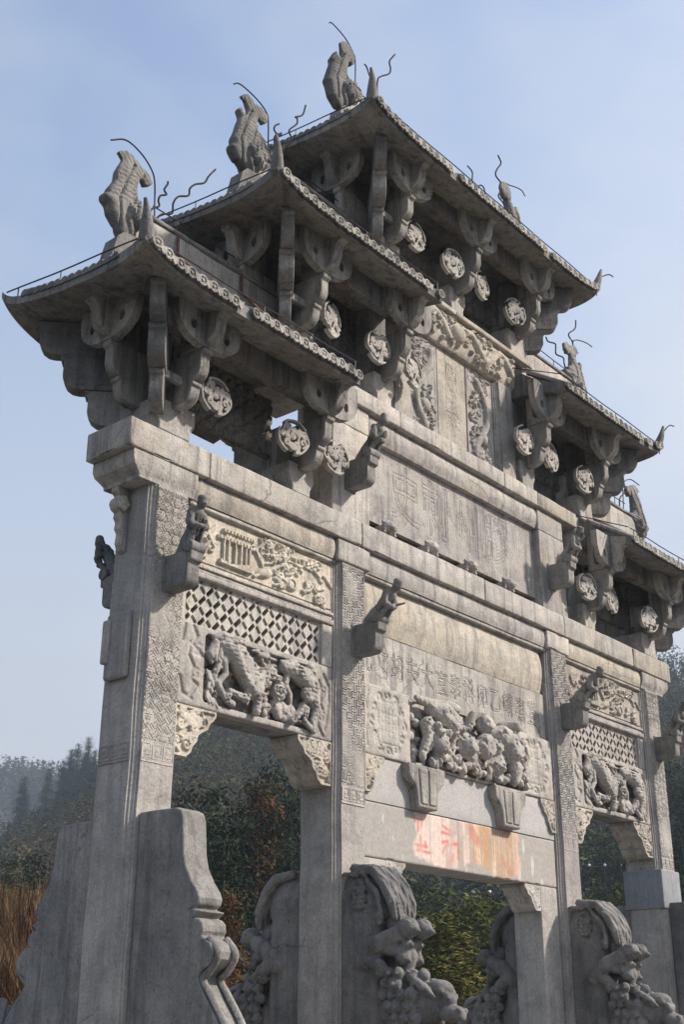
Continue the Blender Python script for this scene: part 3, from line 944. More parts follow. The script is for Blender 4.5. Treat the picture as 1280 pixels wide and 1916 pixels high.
def lion_panel():
    S = Sculpt((-1.75, -.22, -.01), (1.75, .13, .72), .0115)
    S.box((-1.74, 0, 0), (1.74, .12, .705), .012)
    S.box((-1.0, -.05, .035), (1.0, .085, .8), .04, .004, '-')
    rb = random.Random(31)
    for i in range(190):
        S.ell((rb.uniform(-.98, .98), rb.uniform(.03, .09), rb.uniform(.05, .70)), (rb.uniform(.03, .06), rb.uniform(.03, .05), rb.uniform(.03, .05)), .003)
    def P(x, y, d=-.03):                                  # picture of the group, 1280 wide
        u = -1.0 + (x - 70) / 920 * 2.03
        t = 60 + (x - 0) * .30; b = 570 + (x - 0) * .262
        return (u, d, .70 * (1 - (y - t) / (b - t)))
    c = lambda pts, r, k=.006, d=-.05: S.cap([P(p[0], p[1], p[2] if len(p) > 2 else d) for p in pts], r, k)
    r = random.Random(8)
    def lion(hx, hy, hr, d=-.11, mane=14, face=(1, .5)):
        S.ell(P(hx, hy, d), (hr, hr * .9, hr), .02)
        for i in range(mane):
            a = i / mane * 6.28; q = P(hx, hy, d + .03)
            S.ell((q[0] + hr * .95 * math.cos(a), q[1] + r.uniform(-.02, .02), q[2] + hr * .95 * math.sin(a)), hr * .34, .003)
        q = P(hx, hy, d - hr * .7)
        S.ell((q[0] + face[0] * hr * .15, q[1] - .01, q[2] - hr * .25), (hr * .55, hr * .45, hr * .38), .015)
        for s in (-1, 1):
            S.ell((q[0] + s * hr * .4, q[1], q[2] + hr * .22), hr * .2, .005)
            S.ell((q[0] + s * hr * .22, q[1] - hr * .38, q[2] - hr * .12), hr * .16, .004)
        S.cap([(q[0] - hr * .4, q[1] - hr * .35, q[2] - hr * .42), (q[0] + hr * .45, q[1] - hr * .35, q[2] - hr * .42)], hr * .09, .004, '-')
    # left lion: haunch, back, leg, tail
    c([(90, 95), (200, 140, -.04), (300, 150, -.08), (380, 190, -.1)], [.03, .06, .075, .05], .006)
    c([(215, 190), (270, 240, -.1), (330, 300, -.11)], [.09, .13, .12], .006)
    c([(170, 300), (160, 400, -.07), (130, 500)], [.08, .055, .04], .006)
    c([(230, 400), (240, 470, -.1), (230, 530)], [.12, .10, .05], .006)
    c([(330, 340, -.1), (370, 400), (350, 520)], [.08, .05, .035], .006)
    lion(455, 470, .115, -.11, 16)
    for i in range(16):
        S.ell(P(190 + r.uniform(0, 220), 280 + r.uniform(0, 130), -.13 - r.uniform(0, .04)), r.uniform(.025, .045), .005)
    # middle lion sitting up with the ball
    c([(500, 330), (520, 240, -.09), (590, 210, -.12), (620, 220, -.12)], [.05, .05, .06, .055], .006)
    lion(610, 305, .10, -.12, 15)
    S.ell(P(595, 480, -.13), (.135, .10, .14), .02)
    c([(500, 560), (510, 600)], [.08, .06], .006, -.08)
    c([(690, 490, -.1), (700, 500)], [.10, .085], .006)
    # right-hand lions
    c([(690, 370), (760, 400, -.1), (830, 430, -.11)], [.08, .12, .10], .006)
    c([(790, 320), (860, 300, -.13), (895, 340, -.12), (890, 420)], [.045, .07, .055, .03], .006)
    lion(860, 520, .13, -.11, 17)
    c([(940, 480), (990, 560, -.05), (980, 640)], [.10, .09, .06], .006)
    c([(880, 650), (880, 740)], [.10, .06], .006, -.08)
    c([(640, 590), (720, 570, -.08), (790, 610)], [.06, .08, .05], .006)
    lion(720, 640, .085, -.09, 12)
    for i in range(60):
        x = r.uniform(110, 1000); y = 500 + (x - 110) * .26 + r.uniform(-20, 70)
        S.ell(P(x, y, -.03 - r.uniform(0, .05)), (r.uniform(.025, .05), .04, r.uniform(.025, .06)), .006)
    for i in range(24):
        x = r.uniform(120, 980); y = 430 + (x - 120) * .27 + r.uniform(-120, 60)
        c([(x, y, -.03), (x + r.uniform(-40, 40), y + r.uniform(20, 70), -.07), (x + r.uniform(-50, 50), y + r.uniform(60, 110), -.04)], [.03, .03, .02], .008)
    for i in range(430):
        x = r.uniform(110, 980); y = 330 + (x - 150) * .27 + r.uniform(-150, 190)
        q = P(x, y, 0); j = np.clip(((np.array([q[0], 0, q[2]]) - S.lo) / S.v).astype(int), 0, S.n - 1)
        col = np.nonzero(S.f[j[0], :, j[2]] < 0)[0]
        if len(col) and S.ax[1][col[0]] < -.05:
            S.ell((q[0], float(S.ax[1][col[0]]), q[2]), r.uniform(.011, .022), .002)
    for i in range(240):
        x = r.uniform(110, 1000); y = 330 + (x - 150) * .27 + r.uniform(-190, 230)
        q = P(x, y, 0); j = np.clip(((np.array([q[0], 0, q[2]]) - S.lo) / S.v).astype(int), 0, S.n - 1)
        col = np.nonzero(S.f[j[0], :, j[2]] < 0)[0]
        if len(col):
            d0 = float(S.ax[1][col[0]]); a = r.uniform(0, 6.28)
            S.cap([(q[0], d0, q[2]), (q[0] + .05 * math.cos(a), d0 + .008, q[2] + .05 * math.sin(a))], .008, .002, '-')
    # flat ends: curling border round a knot of straight bars
    for s, x0 in ((-1, -1.36), (1, 1.36)):
        for i in (-1, 0, 1):
            S.cap([(x0 + i * .06, 0, .20), (x0 + i * .06, 0, .50)], .009, .002, '-')
            S.cap([(x0 - .11, 0, .35 + i * .09), (x0 + .11, 0, .35 + i * .09)], .009, .002, '-')
        S.cap([(x0 + .16 * sx, 0, .35 + .21 * sz) for sx, sz in ((-1, -1), (-1, 1), (1, 1), (1, -1), (-1, -1))], .010, .002, '-')
        for k in range(12):
            a = k / 12 * 6.283
            cx, cz = x0 + .255 * math.cos(a), .35 + .285 * math.sin(a)
            S.cap([(p[0], 0, p[1]) for p in spiral(cx, cz, .05, a + 1.5, .75, 1 if k % 2 else -1, 8)], .017, .003, '-')
        S.cap([(x0 - .33, 0, .08), (x0 - .35, 0, .22), (x0 - .32, 0, .35), (x0 - .35, 0, .5), (x0 - .31, 0, .63)], .012, .003, '-')
    S.add(lambda X, Y, Z: .0022 * wob(X, Y, Z, 26, 6) + .0035 * np.sin(90 * (X + .6 * Z)) * (wob(X, Y, Z, 7, 9) > .35) * (Y < -.06))
    return S.mesh('lion_panel')
aobj('lion_panel', lion_panel(), CARVED, (0, .05, 4.137))
ablock('panel_backing', -XD, XD, .172, .44, 4.14, 4.838, GREY, r=.01)

# ---- incised writing
def glyph_edges(ch):
    cu = bpy.data.curves.new('glyph', 'FONT')
    cu.body = ch; cu.size = 1.0; cu.fill_mode = 'NONE'; cu.resolution_u = 3
    o = bpy.data.objects.new('glyph', cu); COL.objects.link(o)
    dg = bpy.context.evaluated_depsgraph_get()
    me = o.evaluated_get(dg).to_mesh()
    V = np.array([v.co[:2] for v in me.vertices]); E = np.array([e.vertices[:] for e in me.edges])
    o.evaluated_get(dg).to_mesh_clear()
    bpy.data.objects.remove(o); bpy.data.curves.remove(cu)
    if len(E) == 0: return None
    c = (V.min(0) + V.max(0)) / 2
    return (V - c), E

def incise(U, V, items, w, depth):
    H = np.zeros(U.shape)
    for ch, cx, cz, sx, sz in items:
        g = glyph_edges(ch)
        if g is None: continue
        P, E = g
        P = P * np.array([sx, sz]) + np.array([cx, cz])
        P = P + .006 * np.stack([np.sin(P[:, 1] * 21 + cx * 5), np.sin(P[:, 0] * 19 + cz)], 1)
        sel = (np.abs(U - cx) < sx * .62) & (np.abs(V - cz) < sz * .62)
        u, v = U[sel], V[sel]
        d = np.full(u.shape, 9.)
        for a, b in E:
            x0, y0 = P[a]; x1, y1 = P[b]; dx, dy = x1 - x0, y1 - y0
            t = np.clip(((u - x0) * dx + (v - y0) * dy) / (dx * dx + dy * dy + 1e-9), 0, 1)
            d = np.minimum(d, np.hypot(u - x0 - t * dx, v - y0 - t * dy))
        H[sel] = np.minimum(H[sel], -depth * np.clip(1.3 - d / w, 0, 1))
    return H

line1 = '登嘉靖乙卯科奉直大夫胡文光'
items = [(ch, 1.45 - .259 * i, 5.13 - .012 * math.sin(i * 2.1), .225, .30) for i, ch in enumerate(line1)]
me = plate_me('inscription_band', -XD, XD, 4.842, 5.408, .0068, None, lambda u, v: incise(u, v, items, .0058, .0085) + .0015 * wob(u, v, 0 * u, 7, 2), front_fn(.105), .3)
aobj('inscription_band', me, STONE)
roll_beam('plain_beam', -XD + .01, XD - .06, 5.41, 5.943, .055, .45, WARM, .06, .07)

# ---- upper storey between the inner pillars
for s in (-1, 1):
    xs = sorted((s * 1.70, s * 2.30))
    ablock('upper_pier', xs[0], xs[1], 0, D, ZS1 + .002, 7.545, STONE, r=.016, seg=.1)
    ablock('upper_pier_stone', xs[0], xs[1], .004, D, 7.549, 7.832, STONE, r=.014, seg=.1)
big = [('史', -.95, 7.13, .56, .72), ('刺', -.40, 7.14, .56, .74), ('州', .22, 7.10, .54, .72), ('膠', .86, 7.16, .58, .74)]
me = plate_me('title_panel', -1.70, 1.70, 6.635, 7.60, .0085, None, lambda u, v: incise(u, v, big, .0075, .0078) + .002 * wob(u, v, 0 * u, 6, 12), front_fn(.10), .2)
aobj('title_panel', me, STONE)
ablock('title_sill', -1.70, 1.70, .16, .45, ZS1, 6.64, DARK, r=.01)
ablock('title_backing', -1.70, 1.70, .305, .45, 6.642, 7.83, GREY, r=.01)
def lion_head_me():
    S = Sculpt((-.12, -.13, -.01), (.12, .15, .21), .0095)
    S.box((-.085, -.02, 0), (.085, .14, .13), .02)
    S.ell((0, -.03, .10), (.085, .07, .075), .02)
    S.ell((0, -.085, .075), (.05, .04, .035), .012)
    for s in (-1, 1):
        S.ell((s * .035, -.075, .125), .02, .004); S.ell((s * .075, -.01, .15), (.03, .02, .03), .006)
        for k in range(4): S.ell((s * (.085 - .005 * k), -.03, .03 + .035 * k), .022, .004)
    S.cap([(-.04, -.12, .065), (.04, -.12, .065)], .008, .003, '-')
    for k in range(3): S.ell((-.04 + .04 * k, -.02, .17), .022, .005)
    return S.mesh('lion_head')
LH = lion_head_me()
for x in (-1.37, -.61, .14, .93):
    aobj('lion_head', LH, CARVED, (x, .03, ZS1 + .002))
roll_beam('upper_frieze_beam', -1.69, 1.69, 7.56, 7.832, .0, .5, STONE, .05, .05)
ZT0, ZT1 = 7.836, 8.04
cuts = [-2.62, -1.2, .9, 1.66, 2.62]
for a, b in zip(cuts[:-1], cuts[1:]):
    ablock('upper_cornice_stone', a + .002, b - .002, -.045, .555, ZT0, ZT1 + random.uniform(-.003, .003), STONE if a < 1.6 else WARM, r=.016, amp=.004, chip=.018)
for s in (-1, 1):
    xs = sorted((s * 2.63, s * 3.24))
    ablock('roof_pier', xs[0], xs[1], .0, D, 7.55, ZT1, STONE, r=.02)

# ---- top storey with its plaque
for s in (-1, 1):
    xs = sorted((s * .88, s * 1.30))
    pillar('top_pillar', xs[0], xs[1], ZT1 + .002, 9.36, STONE)
    xs = sorted((s * 1.302, s * 1.62))
    ablock('top_pier', xs[0], xs[1], .06, D - .06, ZT1 + .002, 9.93, GREY, r=.015)
plq = [('恩', -.0, 9.02, .30, .42), ('榮', .0, 8.52, .30, .42)]
me = plate_me('plaque', -.315, .315, 8.045, 9.42, .0095, None, lambda u, v: incise(u, v, plq, .007, .008) - .012 * (np.abs(np.abs(u) - .30) < .008), front_fn(.085), .2)
aobj('plaque', me, WARM)
def dragon_panel_me(seed):
    r = random.Random(seed)
    def h(u, v):
        pts = [(.28 + .15 * math.sin(t * 5.2 + seed), .10 + 1.05 * t) for t in np.linspace(0, 1, 22)]
        H = np.full(u.shape, -.05)
        H = np.maximum(H, curls(u, v, seed, .06, .50, .06, 1.24, 46, .03, .07, .02, .07) - .045)
        d = dpoly(u, v, pts)
        b = .07 * np.sqrt(np.clip(1 - (d / .062) ** 2, 0, 1)) - .02 + .006 * (np.sin((u + v) * 190) > 0) * (np.sin((u - v) * 190) > 0)
        H = np.where(d < .062, np.maximum(H, b), H)
        H = np.maximum(H, dome(u, v, .30, .38, .10, .09, .07) - .005)
        for k in range(6): H = np.maximum(H, rib(u, v, [(.3, .40), (.30 + .14 * math.cos(k * 1.05), .40 + .13 * math.sin(k * 1.05))], .014, .05) - .01)
        H = np.maximum(H, rib(u, v, [(.1 + .1 * math.sin(seed), .6), (.2, .75), (.1, .9)], .025, .055) - .02)
        fr = np.minimum(np.minimum(u, .565 - u), np.minimum(v, 1.32 - v))
        return np.where(fr < .03, .0, H)
    return plate_me('dragon_panel', 0, .565, 0, 1.375, .0095, None, h, front_fn(0), .15)
aobj('dragon_panel', dragon_panel_me(3), STONE, (-.88, .08, 8.045)); aobj('dragon_panel', dragon_panel_me(11), STONE, (.315, .08, 8.045))
ablock('plaque_backing', -.88, .88, .30, .45, 8.045, 9.36, GREY, r=.01)
def dragon_beam_h(u, v):
    H = .075 * np.sqrt(np.clip(1 - ((v - .25) / .262) ** 2, 0, 1))
    E = np.zeros(u.shape)
    for s in (-1, 1):
        pts = [(s * (.2 + 1.0 * t), .25 + .13 * math.sin(t * 9 + s)) for t in np.linspace(0, 1, 26)]
        d = dpoly(u, v, pts)
        E = np.maximum(E, .055 * np.sqrt(np.clip(1 - (d / .055) ** 2, 0, 1)))
        for t in np.linspace(.1, .95, 7):
            x = s * (.2 + t); z = .25 + .13 * math.sin(t * 9 + s)
            E = np.maximum(E, rib(u, v, [(x, z), (x + .06 * s, z + .09 * (1 if int(t * 10) % 2 else -1)), (x + .12 * s, z + .10 * (1 if int(t * 10) % 2 else -1))], .02, .045))
    E = np.maximum(E, curls(u, v, 77, -1.28, 1.28, .04, .46, 54, .03, .06, .018, .042))
    r = random.Random(12)
    for i in range(30):
        E = np.maximum(E, dome(u, v, r.uniform(-1.28, 1.28), r.uniform(.06, .44), .034, .034, .05))
    E = np.where(((u - .02) / .155) ** 2 + ((v - .25) / .15) ** 2 < 1, 0, E)
    E = np.maximum(E, dome(u, v, .02, .25, .135, .13, .085))
    return H + E - .02
me = plate_me('dragon_beam', -1.31, 1.31, 0, .50, .0095, None, dragon_beam_h, front_fn(0), .44)
aobj('dragon_beam', me, WARM, (0, .03, 9.365))
ablock('top_cornice_stone', -1.74, -.02, -.05, .56, 9.868, 9.935, STONE, r=.014, chip=.02)
ablock('top_cornice_stone', -.016, 1.74, -.05, .56, 9.868, 9.935, WARM, r=.014, chip=.02)

# ---- corbels that carry figures
cprof = [(0, .0), (.22, .0), (.255, .012), (.28, .035), (.292, .07), (.295, .20), (.33, .215), (.335, .30), (.0, .31)]
CORB = prism_me('corbel', cprof, -.07, .07, lambda u, v, t: (t, -u, v))
ROLL = prism_me('scroll', [(.30 + .056 * math.cos(a), .335 + .056 * math.sin(a)) for a in np.linspace(0, 6.283, 17)[:-1]], -.085, .085, lambda u, v, t: (t, -u, v))
BOSS = prism_me('collar', [(-.085, -.01), (.085, -.01), (.085, .325), (-.085, .325)], -.02, .02, lambda u, v, t: (u, t, v))
def corbel(x, y, z, rz=0):
    o = aobj('corbel', CORB, GREY, (x, y, z), (0, 0, rz))
    if not any(m_.type == 'BEVEL' for m_ in o.modifiers): bevel(o, .008)
    bevel(obj('scroll', ROLL, GREY, o), .01, 2)
    bevel(obj('collar', BOSS, GREY, o), .004, 1)
    return o
CORBELS = [(-4.40, 0, 5.035, 0), (-1.92, 0, 5.035, 0), (-2.03, 0, 6.79, 0), (1.93, 0, 6.79, 0), (2.02, 0, 5.02, 0), (4.43, 0, 5.03, 0), (-4.40, D, 5.04, math.pi)]
for c_ in CORBELS: corbel(*c_)
# leftover fittings on the left face of the outer pillar: a hanging bracket and a plain tablet
hb = [(0, .60), (.14, .60), (.15, .54), (.11, .50), (.15, .46), (.165, .42), (.14, .37), (.10, .35), (.11, .31), (.08, .27), (.09, .21), (.06, .17), (.07, .08), (.04, .02), (0, 0)]
o = aobj('hanging_bracket', prism_me('hanging_bracket', hb, .30, .385, lambda u, v, t: (-XA - u, t, v + 5.40)), STONE); bevel(o, .012, 2)
def flower_me():
    S = Sculpt((-.1, -.06, -.1), (.1, .06, .1), .009)
    for k in range(5):
        a = k / 5 * 6.283; S.ell((.042 * math.cos(a), 0, .042 * math.sin(a)), (.036, .03, .036), .006)
    S.ell((0, -.025, 0), .022, .004)
    return S.mesh('flower_boss')
obj('flower_boss', flower_me(), STONE, o, (-XA - .085, .285, 5.83))
tb = [(.0, .0), (.05, -.02), (.08, .0), (.08, .54), (.05, .56), (0, .56)]
o = aobj('plain_tablet', prism_me('plain_tablet', tb, .14, .40, lambda u, v, t: (-XA - u * .8, t, v + 4.29)), PILLAR); bevel(o, .03, 3)
bevel(obj('tablet_rib', prism_me('tablet_rib', [(.06, .12), (.12, .12), (.12, .50), (.06, .50)], .34, .42, lambda u, v, t: (-XA - u * .8, t, v + 4.29)), STONE, o), .02, 2)
# ================================================================== roofs and bracket sets
YF, YB = -.74, 1.32
def tile_me(L):
    V, F = [], []
    n = 12
    rings = [(.0, .022), (.014, .02), (.018, .006), (.034, .006), (.040, .018), (.054, .018), (.056, .0)]
    for r_, h in rings[1:]:
        for k in range(n):
            a = 6.2832 * k / n
            hh = h
            if r_ == .034: hh = .006 + .012 * (k % 2)
            V.append((r_ * math.cos(a), -.03 - hh, r_ * math.sin(a)))
    m_ = len(rings) - 1
    V.append((0, -.052, 0)); c = len(V) - 1
    for k in range(n): F.append((c, k, (k + 1) % n))
    for i in range(m_ - 1):
        for k in range(n):
            a, b = i * n + k, i * n + (k + 1) % n
            F.append((a, a + n, b + n, b))
    # half-round tile running up the slope behind the end disc
    s = len(V)
    for j, t in enumerate((-.03, L)):
        for k in range(9):
            a = math.pi * (k / 8) * 1.3 - math.pi * .15
            V.append((.054 * math.cos(a), t, .054 * math.sin(a) + max(t, 0) * .72))
    for k in range(8): F.append((s + k, s + k + 1, s + 9 + k + 1, s + 9 + k))
    return new_mesh('eave_tile', V, F, True, 40)
TILES = [tile_me(L) for L in (.62, .30, .12, .02)]
def tile_for(q):
    return TILES[0] if q > .72 else TILES[1] if q > .40 else TILES[2] if q > .22 else TILES[3]
DRIP = prism_me('drip_tile', [(-.036, .05), (-.03, .0), (-.016, -.03), (0, -.045), (.016, -.03), (.03, 0), (.036, .05), (.018, .038), (-.018, .038)], -.05, -.032, lambda u, v, t: (u, t, v))
SIDES = [prism_me('side_tile', [(.05 * math.cos(a), .05 * math.sin(a)) for a in np.linspace(-.3, math.pi + .3, 9)], -.012, L, lambda u, v, t: (u, t, v + max(t, 0) * .72)) for L in (.5, .22, .06)]

arm_prof = [(-.25, .24), (.15, .24)] + [(.15 + .12 * math.sin(R(t)), .36 - .12 * math.cos(R(t))) for t in (30, 60, 90)] + [(.27, .395), (.295, .405), (.295, .435), (.275, .45)] + [(.275 + .105 * math.sin(R(t)), .56 - .11 * math.cos(R(t))) for t in (20, 50, 80)] + [(.38, .67), (.415, .69), (.415, .745), (-.25, .745)]
ARM = prism_me('arm', arm_prof, -.056, .056, lambda u, v, t: (t, -u, v))
lobe_prof = [(.10, .747), (.40, .747)] + [(.40 + .17 * math.sin(R(t)), .93 - .18 * math.cos(R(t))) for t in (25, 50, 75)] + [(.575, .96), (.60, 1.0), (.66, 1.02), (.67, 1.11), (.10, 1.25)]
LOBE = prism_me('lobe', lobe_prof, -.062, .062, lambda u, v, t: (t, -u, v))
def tier(a, z, w, top):
    return [(-.3, z)] + [(a - .13, z)] + [(a - .13 + .13 * math.sin(R(t)), z + .13 - .13 * math.cos(R(t))) for t in (25, 50, 75, 90)] + [(a, top - .06), (a + .03, top - .05), (a + .03, top), (-.3, top)]
DIAGS = [prism_me('diagonal_arm', tier(a, z, w, t), -w, w, lambda u, v, t_: (t_, -u, v)) for a, z, w, t in ((.30, .14, .062, .45), (.52, .452, .078, .77), (.74, .772, .066, 1.08))]
cb = [(-.10, 0), (.10, 0), (.20, .02), (.28, .055), (.34, .11), (.37, .17), (.38, .23), (.38, .45), (-.38, .45), (-.38, .23), (-.37, .17), (-.34, .11), (-.28, .055), (-.20, .02)]
def cbm(u, v):
    m_ = in_poly(u, v, cb)
    for s in (-1, 1):
        m_ &= ~(np.hypot((u - s * .205) / .04, (v - .165) / .056) < 1)
    return m_
CROSS = plate_me('cross_board', -.42, .42, 0, .456, .012, cbm, lambda u, v: 0 * u, lambda u, v, h: np.stack([u, -.43 + .0 * u - h, v + .735], 1), .085, 4)
base_prof = lambda w: [(-w + .05, 0), (w - .05, 0), (w - .05, .07), (w - .01, .14), (w, .155), (w, .31), (-w, .31), (-w, .155), (-w + .01, .14), (-w + .05, .07)]
BASES = {w: prism_me('bracket_set', base_prof(w), -.03, .54, lambda u, v, t: (u, t, v)) for w in (.235, .178)}

def medallion_me(seed, rad=.185):
    r = random.Random(seed)
    st = []
    for i in range(13):
        a = i / 13 * 6.283 * 2 + r.uniform(-.2, .2); q = r.uniform(.065, .135)
        st.append(spiral(q * math.cos(a), q * math.sin(a), r.uniform(.03, .05), r.uniform(0, 6.28), r.uniform(.7, 1.1), r.choice((-1, 1)), 9))
    for i in range(4):
        a = r.uniform(0, 6.28)
        st.append([(.17 * math.cos(a), .17 * math.sin(a)), (.06 * math.cos(a + .9), .06 * math.sin(a + .9)), (.12 * math.cos(a + 2.2), .12 * math.sin(a + 2.2))])
    st.append(spiral(0, 0, .06, 0, .9, 1, 8))
    def dist(u, v): return np.min([dpoly(u, v, s) for s in st], axis=0)
    edge = lambda u, v: rad * (1 + .012 * np.cos(8 * np.arctan2(v, u) + seed))
    def mask(u, v):
        q = np.hypot(u, v); e = edge(u, v)
        return (q < e) & ((dist(u, v) < .0125) | ((q > e - .018) & (np.cos(np.arctan2(v, u) * 3 + seed) > -.75)) | (q < .03))
    def h(u, v):
        q = np.hypot(u, v); e = edge(u, v)
        H = .016 * np.sqrt(np.clip(1 - (dist(u, v) / .017) ** 2, 0, 1))
        H = np.maximum(H, .02 * np.sqrt(np.clip(1 - ((q - e + .012) / .02) ** 2, 0, 1)))
        H = np.maximum(H, .02 * np.sqrt(np.clip(1 - (q / .035) ** 2, 0, 1)))
        return H
    return plate_me('medallion', -.21, .21, -.21, .21, .0088, mask, h, front_fn(0), .035, 3)
MED = [medallion_me(s) for s in (1, 2, 3, 4, 5, 6)]
c2 = [(-.30, -.10), (.30, -.10), (.30, -.02), (-.30, -.02)]
CROSS2 = prism_me('cross_arm', c2, -.165, -.11, lambda u, v, t: (u, t, v + .53))

def clean_bevel(o, w=.008):
    return bevel(o, w, 2)

SWAS = None
def bracket(xc, z0, w, sz, out=0, meds=(-1, 1), k=0, back=True):
    o = aobj('bracket_set', BASES[w], STONE, (xc, 0, z0), None, (1, 1, sz)); clean_bevel(o, .012)
    r = random.Random(int(xc * 97) + k)
    def put(name, me, mat, loc, rz, scale=None):
        q = obj(name, me, mat, o, loc, (0, 0, rz), scale)
        if name in ('arm', 'lobe', 'diagonal_arm', 'cross_arm'): clean_bevel(q, .008)
        return q
    dirs = [((0, 0, 0), 0)]
    if back: dirs.append(((0, D, 0), math.pi))
    if out: dirs.append(((out * (w - .04), .255, 0), out * math.pi / 2))
    for i, (loc, rz) in enumerate(dirs):
        if i == 0: put('cross_arm', CROSS2, BRKT, loc, rz)
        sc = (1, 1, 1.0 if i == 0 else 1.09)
        put('arm', ARM, BRKT if i == 0 else DARK, loc, rz, sc); put('lobe', LOBE, BRKT if i == 0 else DARK, loc, rz, sc); put('cross_board', CROSS, DARK if i else BRKT, loc, rz, sc)  # side and back copies use the darker stone, their shade painted in
    if out:
        for dm in DIAGS:
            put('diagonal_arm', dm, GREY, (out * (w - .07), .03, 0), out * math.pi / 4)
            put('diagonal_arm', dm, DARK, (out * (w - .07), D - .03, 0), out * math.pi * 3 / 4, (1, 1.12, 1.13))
    for s in meds:
        put('medallion', r.choice(MED), CARVED, (s * .315, -.20, .45 + r.uniform(-.02, .02)), r.uniform(-.15, .15) + s * .1)
    return o

def roof(x0, x1, ze, hl, hr, name, units, z0, bays):
    def lift(x, y):
        L = 0 * x
        for on, xe in ((hl, x0), (hr, x1)):
            if on:
                for ye in (YF, YB):
                    q = np.hypot(x - xe, y - ye)
                    L = L + .15 * np.exp(-q / .13) + .05 * np.exp(-(q / .55) ** 2)
                L = L + .17 * np.clip((y - YF) / 1.24, 0, 2) * np.exp(-np.abs(x - xe) / .9)
        return L
    def dist(x, y):
        d = np.minimum(y - YF, YB - y)
        if hl: d = np.minimum(d, x - x0)
        if hr: d = np.minimum(d, x1 - x)
        return d
    near = [0, .02, .05, .09, .14, .2, .28]
    xs = np.array([x0 + q for q in near] + list(np.arange(x0 + .36, x1 - .34, .085)) + [x1 - q for q in near[::-1]])
    ys = np.array([YF + q for q in near] + list(np.linspace(YF + .36, YB - .36, 15)) + [YB - q for q in near[::-1]])
    X, Y = np.meshgrid(xs, ys, indexing='ij')
    d = dist(X, Y)
    zb = ze + .22 * np.minimum(d, .6) + lift(X, Y) + .006 * wob(X, Y, 0 * X, 5, int(abs(x0) * 10))
    zt = ze + .115 + .72 * d - .10 * np.sin(np.clip(d, 0, 1) * 3.14) + lift(X, Y) * .9
    n = X.size; idx = np.arange(n).reshape(X.shape)
    q = np.stack([idx[:-1, :-1], idx[1:, :-1], idx[1:, 1:], idx[:-1, 1:]], -1).reshape(-1, 4)
    rim = list(idx[:, 0]) + list(idx[-1, 1:]) + list(idx[-2::-1, -1]) + list(idx[0, -2:0:-1])
    rim = np.array(rim); nx = np.roll(rim, -1)
    V = np.concatenate([np.stack([X.ravel(), Y.ravel(), zt.ravel()], 1), np.stack([X.ravel(), Y.ravel(), zb.ravel()], 1)])
    F = np.concatenate([q, q[:, ::-1] + n, np.stack([nx, rim, rim + n, nx + n], 1)])
    o = aobj('roof', new_mesh('roof', V, F, True, 40), ROOFM)
    def lz(x, y): return float(lift(np.array(float(x)), np.array(float(y))))
    nt_ = int(round((x1 - x0 - .2) / .13))
    a = x0 + (.10 if hl else .06); b = x1 - (.10 if hr else .06)
    for i in range(nt_ + 1):
        x = a + (b - a) * i / nt_
        if random.random() < .03: continue
        obj('eave_tile', tile_for(min(x - x0 if hl else 9, x1 - x if hr else 9)), BRKT, o, (x, YF, ze + .078 + lz(x, YF) + random.uniform(-.007, .007)), (random.uniform(-.05, .05), random.uniform(-.12, .12), random.uniform(-.06, .06)), (random.uniform(.88, 1.08), 1, 1))
        if i < nt_:
            xm = x + (b - a) / nt_ / 2
            obj('drip_tile', DRIP, BRKT, o, (xm, YF, ze + .062 + lz(xm, YF)), (random.uniform(-.05, .05), 0, 0))
    for on, xe, rz in ((hl, x0, -math.pi / 2), (hr, x1, math.pi / 2)):
        if on:
            for i in range(14):
                y = YF + .38 + (YB - YF - .76) * i / 13
                obj('side_tile', SIDES[0 if min(y - YF, YB - y) > .62 else 1 if min(y - YF, YB - y) > .34 else 2], GREY, o, (xe, y, ze + .088 + lz(xe, y)), (0, 0, rz))
            for ye in (YF,):
                s = -1 if xe == x0 else 1; t = -1 if ye == YF else 1
                zc = ze + lz(xe, ye)
                pts = smooth_path([(xe - s * .05, ye - t * .05, zc + .02), (xe - s * .005, ye - t * .005, zc + .16), (xe + s * .02, ye + t * .015, zc + .26), (xe + s * .055, ye + t * .025, zc + .36)], 4)
                hn = obj('corner_horn', tube_me('corner_horn', pts, [.072 - .056 * i / (len(pts) - 1) for i in range(len(pts))], 6), GREY, o)
    # ridge wall with its coping
    ra = x0 + (.62 if hl else 0.01); rb = x1 - (.62 if hr else .01)
    V, F = block_vf(ra, rb, .19, .32, ze + .5, ze + 1.27, r=.012, seed=int(abs(x0) * 7) + 1)
    rg = obj('ridge_wall', new_mesh('ridge_wall', V, F, True, 50), STONE, o)
    V, F = block_vf(ra, rb, .165, .345, ze + 1.272, ze + 1.32, r=.014, seed=int(abs(x0) * 9) + 2)
    obj('ridge_coping', new_mesh('ridge_coping', V, F, True, 50), GREY, o)
    sz = (ze + .10 - z0) / 1.085
    for j, (xc, w, out, meds) in enumerate(units):
        bracket(xc, z0, w, sz, out, meds, j)
    # eave beams and the dark panels hung between the brackets
    xa, xb = units[0][0] - (.45 if units[0][2] else .12), units[-1][0] + (.45 if units[-1][2] else .12)
    zz = lambda t: z0 + sz * t
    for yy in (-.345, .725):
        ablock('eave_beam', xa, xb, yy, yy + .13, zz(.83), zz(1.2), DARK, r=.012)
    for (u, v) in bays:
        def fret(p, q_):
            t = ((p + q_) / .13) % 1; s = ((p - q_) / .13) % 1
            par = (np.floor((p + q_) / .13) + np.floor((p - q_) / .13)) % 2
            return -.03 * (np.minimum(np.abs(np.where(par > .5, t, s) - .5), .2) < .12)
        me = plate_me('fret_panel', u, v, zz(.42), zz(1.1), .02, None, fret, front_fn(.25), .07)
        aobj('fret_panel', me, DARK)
        um = (u + v) / 2
    return o, lift

